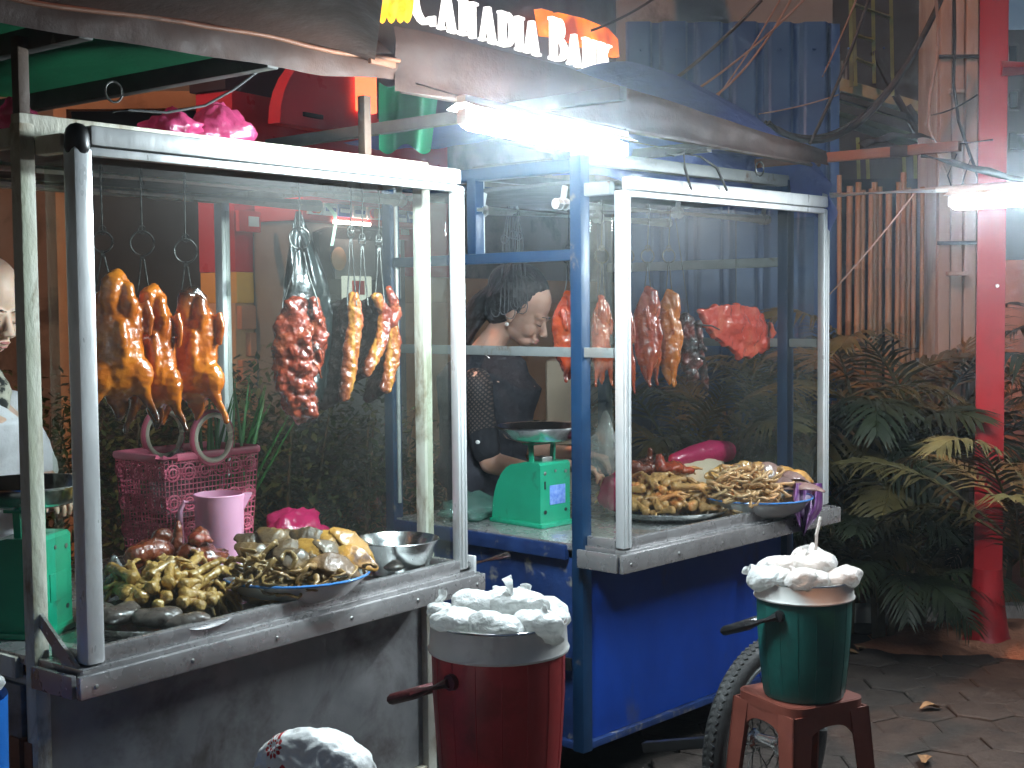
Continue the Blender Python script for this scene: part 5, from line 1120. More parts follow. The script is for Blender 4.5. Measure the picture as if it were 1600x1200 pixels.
for k in range(26):
    a = R.uniform(-.1, .75); l = R.uniform(.30, .42); x0 = R.uniform(-.07, .05); y0 = R.uniform(-.05, .05); bnd = R.uniform(-.02, .05)
    pts = [Vector((x0+l*sin(a)*t+bnd*t*t, y0+R.uniform(-.001, .001)+.03*t, l*cos(a)*t)) for t in (0, .3, .6, .85, 1)]
    O('leaf', MB().tube(pts, [.004, .0055, .0055, .0035, .0008], 6, ry=[.003, .002, .002, .0015, .0008]), 'leaf_onion', on)
crumple('clear_bag', 'film_clear', K1, (bl.x-.03, .62, Z0+bz*.70), (.10, .07, .085), 'clear plastic bag stuffed in the pink basket', 'bag', 17, .3, 34, .02, False, 0)

# ---- spring scales
def scale(name, K, c, rz, lab, bh=.215, pan_r=.15, sticker=False):
    t = E(name, lab, 'scale', K.w(*c), K.rz+rz); w, d = .145, .20
    prof = [(-.155, .012), (.075, .012), (.075, bh-.008), (.067, bh), (.0, bh), (-.035, bh-.008)]+[(-.035-.12*sin(q), .012+(bh-.02)*(.06+.94*cos(q))) for q in [pi/2*i/7 for i in range(1, 8)]]
    O('body', MB().prism([(x, z) for x, z in prof], None, w), 'scale_green', t, ang=30)
    O('base', MB().box((-.03, 0, .007), (.25, w+.03, .014), b=.004), 'scale_green', t)
    O('neck', MB().box((.015, 0, bh+.006), (.05, .05, .016), b=.004), 'bolt_metal', t)
    for s in (-1, 1): O('arm', MB().bar((.015, s*.05, bh-.01), (.015, s*.055, bh+.062), .018, .010), 'scale_green', t)
    O('cradle', MB().box((.015, 0, bh+.062), (.05, .14, .010), b=.003), 'scale_green', t)
    pz = bh+.066; O('pan', MB().lathe([(.001, .003), (pan_r*.55, .005), (pan_r*.8, .018), (pan_r*.97, .050), (pan_r*1.03, .054), (pan_r*1.02, .050), (pan_r*.99, .046), (pan_r*.82, .014), (pan_r*.56, 0), (.001, 0)], 48, Matrix.Translation((.015, 0, pz))), 'steel_clean', t, ang=50)
    X = .0755
    for (y, z, r_) in ((-.05, bh-.035, .006), (.05, bh-.035, .006), (-.05, .05, .007), (.05, .05, .006), (0, bh-.03, .005)):
        O('screw', MB().lathe([(.0005, .002), (r_, .0015), (r_, 0)], 10, Matrix.Translation((X, y, z)) @ Matrix.Rotation(pi/2, 4, 'Y')), 'hole_black' if z < .1 else 'bolt_metal', t)
    O('slot', MB().box((X, -.05, bh-.075), (.003, .006, .026), b=.001), 'hole_black', t)
    O('label_plate', MB().box((X, .01, .105), (.003, .075, .065), b=.001), 'scale_sticker' if sticker else 'scale_green', t)
    return t
s1 = K1.onZ(42, 985, .815); scale('spring_scale', K1, (s1.x+.035, s1.y+.055, Z0), rad(-62), 'bright green spring scale with steel pan at the left edge', .225, .15)
s2 = K2.onZ(868, 818, .81); scale('spring_scale', K2, (s2.x+.02, s2.y+.09, Z0), rad(-92), 'green spring scale with blue sticker on the right cart', .215, .155, True)

# ================================================================== FOOD ON THE RIGHT CART
FACE2 = K2.rz-rad(42)
dr_ = [duck_mesh(5, .80, .3), duck_mesh(6, .72, .2), duck_mesh(7, .85, .4)]
dr2 = [m.copy() for m in dr_]; dr3 = dr_[0].copy()
for i, (px, py, yb, m, mat, rz, sx, ly, lab) in enumerate(((886, 458, 592, dr_[2], 'duck_red', .9, 1.25, .34, 'reddish roast duck seen behind the blue post'), (938, 465, 600, dr_[0], 'duck_red', .5, .85, .25, 'reddish roast duck between blue post and aluminium post'),
        (978, 480, 612, dr_[1], 'duck_red', .3, .7, .22, 'red roast duck half hidden by the aluminium post'), (1010, 452, 600, dr2[0], 'duck_red', 1.1, 1.0, .25, 'wrinkled bright red roast duck right of the aluminium post'), (1043, 457, 600, dr2[1], 'duck_orange', 1.3, 1.0, .25, 'slim orange roast duck beside the charred pork'))):
    if not m.materials: m.materials.append(MATS[mat])
    p = K2.onY(px, py, ly); q = K2.onY(px, yb, ly); s = (p.z-q.z)/.32
    o = tag(O('roast_duck', m, None, loc=K2.w(p.x, ly, p.z-.006), rz=FACE2+rz), lab, 'duck', 'red roast ducks'); o.scale = (s*sx, s*sx, s)
    ring_hook(K2, px+2, 0, 400, py+4, ly, 1.85, ('wire hook of the duck behind the blue post', 'wire hook of the duck between the posts', 'wire hook of the duck hidden by the post', 'wire hook of the bright red duck', 'wire hook of the slim orange duck')[i], .022, .012)
slab(K2, 'charred_pork', 'char_dark', ((1072, 500), (1074, 530), (1076, 560), (1082, 588)), [.026, .036, .036, .024], [.015, .02, .02, .016], .25, 'charred dark pork slab hanging beside the red ham', 'pork', 31, .008, 36, .0038, 26)
slab(K2, 'charred_strip', 'char_dark', ((1092, 505), (1094, 540), (1098, 575), (1104, 603)), [.012, .014, .014, .010], [.012, .014, .014, .010], .24, 'knobbly dark pork strip next to the charred slab', 'pork', 32, .006, 45, .0034, 14)
def ham():
    P = [(1091, 484), (1112, 477), (1150, 474), (1178, 480), (1190, 492), (1192, 502), (1205, 508), (1211, 521), (1200, 538), (1190, 550), (1172, 558), (1154, 560), (1148, 552), (1130, 540), (1112, 525), (1098, 508)]
    q = [K2.onY(x, y, .25) for x, y in P]; c = sum(q, Vector())/len(q); org = K2.w(*c); rz = K2.rz; v = [(p.x-c.x, p.z-c.z) for p in q]
    b = MB(); b.prism([(x*.97, z*.97) for x, z in v], None, .030); b.ell((.04, -.01, -.0), (.12, .022, .055), 16); b.ell((.13, -.01, -.05), (.05, .024, .03), 12); b.ell((-.02, -.012, .02), (.10, .02, .04), 14)
    for x, z in v: b.ell((x*.93, 0, z*.93), (.022, .016, .014), 8)
    me = fuse('red_ham', b, .0045, 5); displace(me, .006, 24, 4, 3); return tag(O('red_ham', me, 'red_ham', loc=org, rz=rz), 'large glossy red slab of ham at the right of the right cart', 'ham')
ham()
tag(O('ham_skewer', MB().tube([K2.w(*K2.onY(x, y, .215)) for x, y in ((1085, 505), (1098, 508), (1112, 509), (1124, 515))], .003, 8), 'wire'), 'dark wire skewer stuck into the red ham', 'skewer')
for (px, ye, lab) in ((1078, 500, 'thin wire holding the charred pork slab'), (1150, 476, 'thin wire holding the red ham')):
    p = K2.onY(px-22 if px < 1100 else px, 345, .25); e = K2.onY(px, ye, .25); tag(O('hanging_wire', MB().tube([K2.w(p.x, .25, 1.868), K2.w(*p), K2.w(*e)], .0016, 6), 'wire'), lab, 'wire', 'thin hanging wires')
# bunch of empty hooks hanging from the left rod
hk = E('hook_bunch', 'bunch of empty black wire hooks hanging in front of the woman', 'hooks', K2.w(.10, .60, 1.85), K2.rz-rad(42))
hx = K2.onY(803, 400, .60); hk.location = K2.w(hx.x, .60, 1.85)
for k in range(8):
    x = -.045+.0125*k+R.uniform(-.004, .004); y = R.uniform(-.02, .02); zt_ = R.uniform(-.05, -.02); zb_ = -.335+R.uniform(-.03, .03); s = R.choice((-1, 1))*R.uniform(.014, .02)
    pts = [Vector((x*.4, -.018, -.01)), Vector((x*.4, 0, .0195)), Vector((x*.4, .02, -.01)), Vector((x*.7, y, zt_-.06)), Vector((x, y, zb_+.03))]+[Vector((x+s*(1-cos(a)), y, zb_+.03-abs(s)*1.3*sin(a))) for a in (.7, 1.4, 2.1, 2.8, 3.4)]
    O('hook', MB().tube(pts, .0016, 6), 'cable', hk)
    if k % 3 == 0: O('eye', MB().tube([Vector((x*.6+.012*cos(a), y, zt_-.05+.014*sin(a))) for a in [2*pi*i/12 for i in range(12)]], .0018, 6, closed=True), 'cable', hk)
# plates
c = K2.onZ(1033, 786, .838); U1 = (c.x-.02, c.y-.04, Z0)
dish('steel_tray', 'round steel tray heaped with brown chicken feet on the right cart', 'tray', K2, U1, [(.001, .004), (.14, .004), (.19, .014), (.215, .032), (.222, .034), (.219, .028), (.192, .008), (.14, .0), (.001, .0)], 'steel_clean')
c = K2.onZ(1190, 778, .862); U2 = (c.x+.01, c.y+.02, Z0)
dish('enamel_bowl', 'white enamel bowl with blue rim at the right end of the right cart', 'bowl', K2, U2, [(.001, .006), (.10, .006), (.15, .030), (.180, .062), (.188, .066), (.182, .058), (.152, .024), (.102, .0), (.001, .0)], 'enamel', (.187, .066, .0035, 'enamel_blue'))
LB = 'boiled brown chicken foot in the heap on the right cart tray'
pile(FT_B, 'chicken_foot', K2, U1, disc_spots(60, .165, .15, 0, 0, 12), dome(.024, .085, .20, .19, 0, .03), LB, 'chicken foot', 'chicken feet on the right tray', 1.3, (-1.2, 2.4), .4)
pile(FT_B, 'chicken_foot', K2, U1, disc_spots(22, .11, .10, -.01, .03, 13), dome(.07, .125, .16, .16, 0, .03), LB, 'chicken foot', 'chicken feet on the right tray', 1.3, (-1.2, 2.4), .5)
blob('duck_half', 'duck_red', K2, (U1[0]+.10, U1[1]+.05, U1[2]+.155), [((0, 0, 0), (.065, .04, .025)), ((.05, -.03, -.012), (.035, .02, .014)), ((.055, .03, .006), (.045, .012, .010)), ((-.05, .02, .02), (.02, .02, .035))], 'bright red roast duck half lying on the brown chicken feet', 'duck', 90, 'roast duck pieces', .005, 40)
blob('duck_half', 'roast_brown', K2, (U1[0]+.03, U1[1]+.12, U1[2]+.155), [((0, 0, 0), (.08, .05, .032)), ((-.05, 0, .01), (.04, .03, .025)), ((.03, 0, .035), (.012, .012, .035))], 'dark roast duck half behind the bright red one', 'duck', 91, 'roast duck pieces', .006, 36)
pile(CT, 'offal_strip', K2, U2, disc_spots(70, .10, .12, -.085, -.01, 15), dome(.062, .135, .16, .17, -.06, .02), 'pale tan offal strip heaped between tray and bowl on the right cart', 'offal', 'offal strips on the right cart', 1.25, (0, 6.28), .5)
blob('offal_mound', 'offal_tan', K2, (U2[0]-.03, U2[1]+.02, U2[2]+.035), [((0, 0, 0), (.14, .13, .04)), ((-.05, .0, .03), (.08, .09, .04))], 'tan mass of offal filling the blue rimmed bowl', 'offal', 92, None, .008, 30, .006)
tm = [m.copy() for m in TG]; to = [m.copy() for m in TO]
for m in tm: m.materials.clear(); m.materials.append(MATS['purple_mauve'])
for i, (x, y, z, a, tl_, o_) in enumerate(((.00, .10, .125, .8, 1.2, 0), (.03, .085, .130, .9, 1.2, 1), (.06, .065, .128, .9, 1.1, 0), (.075, .045, .134, .9, 1.0, 1), (.10, .03, .118, .9, .9, 0), (.115, .0, .122, .8, .9, 1), (.14, -.03, .104, .8, .8, 1), (.155, -.06, .092, .7, .7, 1), (-.02, .12, .13, .8, 1.2, 1), (.03, -.075, .098, .15, .35, 0), (.095, -.07, .096, .1, .3, 0), (.07, -.115, .082, -.4, .35, 0), (.125, .06, .115, 1.0, 1.1, 1))):
    o = inst((to if o_ else tm)[i % 3], 'tongue'); o.location = K2.w(U2[0]+x, U2[1]+y, U2[2]+z+.008); o.rotation_euler = (tl_, .12*sin(i*2.3), K2.rz-.75+a*.5); s = 1.2+.10*sin(i*1.9); o.scale = (s, s, s)
    tag(o, 'orange braised tongue slab in the blue rimmed bowl of the right cart' if o_ else 'mauve braised tongue slab in the blue rimmed bowl of the right cart', 'tongue', 'orange tongues on the right cart' if o_ else 'mauve tongues on the right cart')
blob('bone_piece', 'offal_tan', K2, (U2[0]-.035, U2[1]+.135, U2[2]+.14), [((0, 0, 0), (.025, .02, .03)), ((.01, -.012, -.02), (.02, .014, .018))], 'pale knuckle bone behind the offal strips', 'bone', 93, None, .006, 50)
# bags and bundles behind the plates
c = K2.onY(1108, 705, .42)
b = MB().caps([(-.17, 0, 0), (-.06, 0, .008), (.05, .01, .012), (.14, .01, .008)], [.026, .034, .040, .036], 18, [.026, .036, .044, .040]); me = b.mesh('pink_roll', True, 0); displace(me, .006, 24, 3, 3)
tag(O('pink_roll', me, 'film_magenta', loc=K2.w(c.x, .44, c.z-.02), rz=K2.rz-.1), 'rolled pink plastic bag lying behind the offal on the right cart', 'bag')
crumple('stock_box', 'cardboard', K2, (c.x-.02, .46, Z0+.085), (.16, .08, .09), 'tan food bundle under the rolled pink bag', 'bundle', 23, .15, 30, None, False, .9)
c = K2.onY(945, 690, .42); crumple('clear_bag', 'film_clear', K2, (c.x, .42, c.z-.03), (.055, .05, .09), 'tall clear plastic bag behind the aluminium post of the right cart', 'bag', 24, .25, 34, .05, False, .9)
c = K2.onY(950, 735, .46); crumple('pink_bag', 'film_magenta', K2, (c.x, .42, Z0+.075), (.06, .06, .075), 'small pink bag beside the tall clear bag', 'bag', 25, .25, 30, .0, False, .9)
c = K2.onY(1000, 708, .50); crumple('purple_bag', 'cabbage_purple', K2, (c.x, .50, Z0+.08), (.09, .07, .085), 'purple bag beside the brown chicken feet', 'bag', 26, .25, 30, .0, False, .9)
c = K2.onY(1030, 700, .44); crumple('yellow_bag', 'offal_tan', K2, (c.x, .46, Z0+.115), (.08, .05, .05), 'cream bundle above the dark duck half', 'bag', 27, .25, 30, .0, False, .9)
c = K2.onZ(740, 795, .83); crumple('clear_bag', 'film_teal', K2, (c.x, c.y, Z0+.035), (.13, .10, .05), 'crumpled clear bag lying left of the green scale', 'bag', 28, .3, 40, .01, False, .7)
# purple cabbage leaf hanging over the edge
def leafp(u, v):
    px = 1238+44*u-(16*(v-.45) if v > .45 else 0)*(u*1.2-.2); w = 1 if v < .5 else max(.05, 1-(v-.5)*2)
    px = 1262-10*max(0, v-.4)+(u-.5)*46*w; p = K2.onY(px, 755+82*v, -.047-.02*sin(u*9+v*3)-.012*sin(v*pi)-.01*abs(sin(u*14))); return tuple(K2.w(*p))
tag(O('cabbage_leaf', MB().grid(30, 24, leafp), 'cabbage_purple', ang=0), 'purple cabbage leaf hanging over the right cart edge', 'cabbage')

# ================================================================== COOLERS, STOOLS AND BAGS IN FRONT
def cooler(K_, base, r, h, mat, hmat, lab, hang, rot):
    t = E('cooler_bucket', lab, 'cooler', base, rot); rt_ = r
    prof = [(.001, 0), (r*.80, 0), (r*.83, .010), (r*.90, h*.30), (r*.955, h*.62), (r*.965, h*.86)]
    b = MB().lathe(prof, 64); O('body', b, mat, t)
    for k in range(16):
        a = 2*pi*k/16; O('seam', MB().tube([((q*1.0005)*cos(a), (q*1.0005)*sin(a), z) for q, z in prof[2:]], .0011, 5), mat, t)
    O('rim_band', MB().lathe([(r*.93, h*.84), (r*1.02, h*.85), (r*1.03, h*.862), (r*1.005, h*.88), (r*.99, h*.97), (r*1.0, h), (r*.97, h*1.004), (r*.94, h*.97), (r*.93, h*.84)], 64), 'cooler_white', t)
    O('steel_lip', MB().tube([(r*.975*cos(a), r*.975*sin(a), h*1.004) for a in [2*pi*k/64 for k in range(64)]], .0035, 8, closed=True), 'steel_clean', t)
    O('inner_lid', MB().lathe([(.001, h*.95), (r*.95, h*.96)], 48), 'cooler_white', t)
    hz = h*.745; pts = []
    for s in (-1, 1): O('pivot', MB().lathe([(.001, .014), (r*.11, .012), (r*.12, 0)], 20, Matrix.Translation((0, s*r*.955, hz)) @ Matrix.Rotation(-s*pi/2, 4, 'X')), hmat, t)
    path = [Vector((0, -r*1.0, hz)), Vector((-hang*.5, -r*1.03, hz-hang*.20)), Vector((-hang*.98, -r*.86, hz-hang*.38)), Vector((-hang*1.06, 0, hz-hang*.42)), Vector((-hang*.98, r*.86, hz-hang*.38)), Vector((-hang*.5, r*1.03, hz-hang*.20)), Vector((0, r*1.0, hz))]
    O('handle', MB().tube(path, [.016, .015, .016, .018, .016, .015, .016], 10, ry=.013), hmat, t); return t
def bag_mesh(seed, tail):
    r = random.Random(seed); b = MB(); b.ell((0, 0, 0), (.058, .050, .040), 22); b.ell((.02, .01, .012), (.04, .038, .034), 18); b.ell((-.022, -.008, -.004), (.042, .04, .034), 18)
    if tail: b.caps([(.03, .0, .03), (.045, 0, .052)], [.012, .006], 8)
    me = fuse('ice_bag', b, .0036, 4); displace(me, .008, 16, seed, 2); displace(me, .0045, 30, seed+2, 1, ridge=True, aniso=(1.6, .8, .7)); displace(me, .0016, 80, seed+5, 2, ridge=True); return me
BG = [bag_mesh(s, s % 2) for s in range(4)]
film('bag_film', (.90, .91, .89), .97, .22, 42, .8, .10)
for m in BG: m.materials.append(MATS['bag_film'])
def ear_mesh(seed, l):
    b = MB(); b.grid(10, 8, lambda u, v: ((u-.5)*.036*(.35+v*1.1)*(1-.35*v*v)+.010*sin(v*4+seed), .007*sin(u*8+seed)*(.3+v), l*v-.008*abs(u-.5)*2+.004*sin(u*11)))
    me = b.mesh('knot', True, 0); me.materials.append(MATS['film_white']); return me
def bags(base, r, h, lab, grp, spots, seed):
    for i, (x, y, z, s, e) in enumerate(spots):
        o = inst(BG[(i+seed) % 4], 'white_bag'); o.location = Vector(base)+Vector((x*r, y*r, h+z*.8-.012)); o.rotation_euler = (.3*sin(i*2.2), .3*cos(i*1.7), i*1.9+seed); s *= .92; o.scale = (s, s, s*.70); tag(o, lab, 'bag', grp)
        if e: k = inst(ear_mesh(i+seed, .05*e), 'knot'); k.parent = o; k.location = (.03*cos(i), .02, .026); k.rotation_euler = (-o.rotation_euler.x, -o.rotation_euler.y, -o.rotation_euler.z+.4*i)
def stool(base, h, w, lab, rot):
    t = E('plastic_stool', lab, 'stool', base, rot); a = w/2; sp = .035
    cr_ = .045; ol = [(sx_*(a-cr_)+cr_*cos(q0+k*pi/10), sy_*(a-cr_)+cr_*sin(q0+k*pi/10)) for sx_, sy_, q0 in ((1, 1, 0), (-1, 1, pi/2), (-1, -1, pi), (1, -1, 1.5*pi)) for k in range(6)]
    O('seat', MB().prism(ol, Matrix.Translation((0, 0, h-.014)) @ Matrix.Rotation(pi/2, 4, 'X'), .026).prism([(x*.95, y*.95) for x, y in ol], Matrix.Translation((0, 0, h-.002)) @ Matrix.Rotation(pi/2, 4, 'X'), .004), 'stool_brown', t, ang=30)
    for sx in (-1, 1):
        for sy in (-1, 1):
            top = Vector((sx*(a-.024), sy*(a-.024), h-.022)); bot = Vector((sx*(a+sp-.012), sy*(a+sp-.012), 0)); b = MB()
            for (ux, uy) in ((1, 0), (0, 1)):
                def q(pt, k, wd): return pt+Vector((-sx*wd if k and ux else 0, -sy*wd if k and uy else 0, 0))
                o1 = Vector((sx*.024 if True else 0, sy*.024, 0))
                A, B, C, D = top+o1, q(top+o1, 1, .062), q(bot+o1*.5, 1, .036), bot+o1*.5
                nn = Vector((0, -sy*.006, 0)) if ux else Vector((-sx*.006, 0, 0))
                vs = [A, B, C, D, A+nn, B+nn, C+nn, D+nn]; b.add(vs, [(0, 1, 2, 3), (7, 6, 5, 4), (0, 4, 5, 1), (1, 5, 6, 2), (2, 6, 7, 3), (3, 7, 4, 0)])
            me = b.mesh('leg', True, 30); O('leg', me, 'stool_brown', t)
    for k in range(4):
        M = Matrix.Rotation(k*pi/2, 4, 'Z'); n = 14; hi = h-.022
        pts = [(-a+.03, hi), (-a+.035, hi-.085)]+[(-a+.035+(2*a-.07)*i/n, hi-.034-.052*abs(2*i/n-1)**3) for i in range(n+1)]+[(a-.035, hi-.085), (a-.03, hi)]
        O('skirt', MB().prism(pts, M @ Matrix.Translation((0, -a+.006-.0005*k, 0)), .008), 'stool_brown', t, ang=30)
    return t
# red cooler
rd = 2.90; rc = onD(779, 1020, rd); rr0 = .152; rh = .42; rz0 = onD(779, 972, rd).z-rh
cooler(None, (rc.x, rd+.02, rz0), rr0, rh, 'cooler_red', 'handle_maroon', 'dark red cooler bucket with white rim full of white bags', .205, rad(-42))
bags((rc.x, rd+.02, rz0), rr0, rh, 'knotted white plastic bag heaped in the red cooler bucket', 'white bags in the red cooler', ((-.55, -.25, .018, 1.35, 0), (.02, -.58, .012, 1.3, 0), (.55, -.42, .010, 1.35, 0), (.62, .15, .022, 1.3, .9), (.22, .1, .050, 1.45, .8), (-.30, .25, .040, 1.4, .5), (.05, .65, .02, 1.2, 0), (-.80, .20, .030, .8, 1.5)), 1)
stool((rc.x, rd+.02, 0), rz0-.001, .30, 'brown plastic stool under the red cooler bucket', rad(20))
# green cooler on its stool
gd = 3.42; gc = onD(1256, 1000, gd); gb_ = onD(1256, 1083, gd).z; gh = onD(1256, 904, gd).z-gb_
stool((gc.x-.005, gd+.02, 0), gb_-.003, .245, 'brown plastic stool carrying the green cooler bucket', rad(28))
cooler(None, (gc.x, gd, gb_), .125, gh, 'cooler_green', 'black_plastic', 'dark green cooler bucket with white rim on a brown stool', .170, rad(-42))
bags((gc.x, gd, gb_), .125, gh, 'white plastic bag bulging from the green cooler bucket', 'white bags in the green cooler', ((-.72, -.25, .022, 1.2, .7), (-.10, -.55, .024, 1.25, 0), (.60, -.30, .018, 1.2, 0), (.20, .12, .066, 1.3, .5), (.2, .55, .03, 1.1, 0), (-.4, .3, .042, 1.1, 0)), 2)
tag(O('drinking_straw', MB().tube([onD(1274, 870, gd), onD(1276, 835, gd), onD(1282, 808, gd)], .0042, 8), 'film_white'), 'white twist of plastic standing up from the green cooler', 'straw')
# white printed bag, blue pail at the left edge, and what they stand on
fbp = onD(480, 1185, 2.40); b = MB(); b.ell((0, 0, -.06), (.118, .09, .115), 26); b.ell((.07, 0, -.03), (.05, .06, .05), 16); b.ell((-.03, 0, -.10), (.11, .09, .10), 18)
me = fuse('printed_bag', b, .006, 4); displace(me, .010, 14, 3, 3); displace(me, .004, 40, 5, 2, ridge=True)
tag(O('printed_bag', me, 'bag_print', loc=(fbp.x, 2.43, fbp.z-.005), rz=-.15), 'white plastic bag with red flower print at the bottom edge', 'bag')
stool((fbp.x, 2.43, 0), fbp.z-.205, .28, 'brown plastic stool under the flower printed bag', rad(5))
bp_ = onD(-98, 1150, 2.45); pt = E('blue_pail', 'blue plastic pail at the left edge, mostly out of the photo', 'pail', (bp_.x, 2.45, 0), 0)
O('body', MB().lathe([(.001, 0), (.10, 0), (.12, .5), (.125, onD(0, 1092, 2.45).z), (.115, onD(0, 1092, 2.45).z-.01), (.10, .5), (.001, .48)], 32), 'blue_plastic', pt)
crumple('white_bag', 'film_white', None, (onD(-38, 1066, 2.46).x, 2.46, onD(0, 1066, 2.46).z-.005), (.05, .05, .03), 'scrap of white plastic bag at the left edge', 'bag', 33, .3, 24, .02)
# ---- spoked wheel beside the right cart
wl = onD(1200, 1166, 3.72); WR = .30; wh = E('spoked_wheel', 'spoked wheel with grey treaded tyre behind the stool', 'wheel', (wl.x, 3.72, 0), K2.rz)
O('tyre', MB().tube([((WR-.030)*cos(a), 0, WR+(WR-.030)*sin(a)) for a in [2*pi*k/72 for k in range(72)]], .030, 14, closed=True), 'black_rubber', wh)
tr = MB()
for k in range(90):
    a = 2*pi*k/90
    for s in (-1, 1):
        M = Matrix.Translation((0, 0, WR)) @ Matrix.Rotation(-a, 4, 'Y') @ Matrix.Translation((WR-.004, s*.009, 0)) @ Matrix.Rotation(s*.5, 4, 'X'); tr.box((0, 0, 0), (.008, .013, .012), M, .002)
O('tread', tr, 'black_rubber', wh)
O('rim', MB().tube([((WR-.068)*cos(a), 0, WR+(WR-.068)*sin(a)) for a in [2*pi*k/60 for k in range(60)]], .012, 10, closed=True, ry=.017), 'rail_grey', wh)
O('hub', MB().lathe([(.001, -.05), (.03, -.05), (.032, -.04), (.02, -.032), (.02, .032), (.032, .04), (.03, .05), (.001, .05)], 24, Matrix.Translation((0, 0, WR)) @ Matrix.Rotation(pi/2, 4, 'X')), 'steel_clean', wh)
for k in range(28):
    a = 2*pi*k/28; s = 1 if k % 2 else -1; off = .42*(1 if k % 4 < 2 else -1)
    O('spoke', MB().tube([(.026*cos(a+off), s*.036, WR+.026*sin(a+off)), ((WR-.072)*cos(a), 0, WR+(WR-.072)*sin(a))], .0015, 5), 'wire', wh)
O('axle_bar', MB().bar((0, .05, WR), (-.02, .42, .20), .03, .03), 'black_plastic', wh)
# ---- fallen leaves
for i, (px, py, s, rz) in enumerate(((1455, 1110, 1.0, .3), (1445, 1192, 1.1, 1.2), (1345, 1015, .7, 2.0), (1330, 1022, .8, 2.4))):
    p = onG(px, py); b = MB(); b.grid(8, 6, lambda u, v: ((u-.5)*.095, (v-.5)*.045*sin(pi*min(.97, max(.05, u)))**.7, .010+.014*abs(v-.5)*2*sin(u*pi)+.006*sin(u*5+i)))
    o = tag(O('fallen_leaf', b, 'dead_leaf', loc=(p.x, p.y, .002), rz=rz, ang=0), ('dry curled leaf on the paving right of the stool', 'dry leaf at the bottom edge of the paving', 'dark dry leaf near the kerb', 'long dark leaf lying by the kerb')[i], 'leaf', 'fallen leaves'); o.scale = (s, s, s)

# ================================================================== PEOPLE
def head_parts(b, sc=1.0):
    """skull, face, nose, ears and neck around the chin-high origin; the face looks along +x"""
    b.ell((-.012, 0, .135), (.098, .077, .092), 24); b.ell((.028, 0, .085), (.062, .062, .085), 22); b.ell((.050, 0, .018), (.034, .036, .024), 16); b.ell((.02, 0, .035), (.055, .052, .035), 18)
    for s in (-1, 1):
        b.ell((.058, s*.034, .062), (.028, .024, .030), 14); b.ell((.074, s*.028, .112), (.020, .028, .011), 12); b.ell((.072, s*.031, .094), (.0165, .0185, .0125), 14)
        b.ell((.104, s*.011, .061), (.0105, .0085, .0075), 10)
        b.ell((-.008, s*.077, .085), (.018, .007, .030), 14); b.ell((-.002, s*.078, .062), (.010, .006, .011), 10)
    b.caps([(.082, 0, .108), (.096, 0, .086), (.108, 0, .066)], [.0085, .0095, .0120], 12)
    b.ell((.090, 0, .036), (.0135, .022, .0062), 14); b.ell((.086, 0, .025), (.0135, .019, .0068), 14); b.ell((.078, 0, .045), (.016, .025, .012), 12)
    b.caps([(-.025, 0, .05), (-.035, 0, -.02), (-.045, 0, -.10)], [.048, .047, .055], 18)
def finger(b, p, d, up, l, r, curl):
    d = d.normalized(); pts = [p]; a = 0; q = Vector(p)
    for k in range(3): a += curl; dd = d*cos(a)-up*sin(a); q = q+dd*l*(.45, .32, .25)[k]; pts.append(q.copy())
    b.caps(pts, [r, r*.95, r*.86, r*.74], 10)
def hand(b, w, d, up, sc=1.0, curl=.35, side=1):
    """palm, four unequal bent fingers and a thumb leaving the side of the palm"""
    d = d.normalized(); up = (up-d*up.dot(d)).normalized(); s = d.cross(up)*side
    b.caps([w, w+d*.03*sc, w+d*.065*sc, w+d*.085*sc], [.024*sc, .034*sc, .040*sc, .038*sc], 14, [.016*sc, .015*sc, .013*sc, .011*sc], up=up)
    for k, (o, l) in enumerate(((-.028, .072), (-.009, .080), (.010, .075), (.027, .060))): finger(b, w+d*.085*sc+s*o*sc, d+s*(o*2.4), up, l*sc, .0082*sc, curl+.06*k)
    finger(b, w+d*.028*sc-s*.030*sc, d*.75-s*.75, up, .062*sc, .0098*sc, curl*.6)
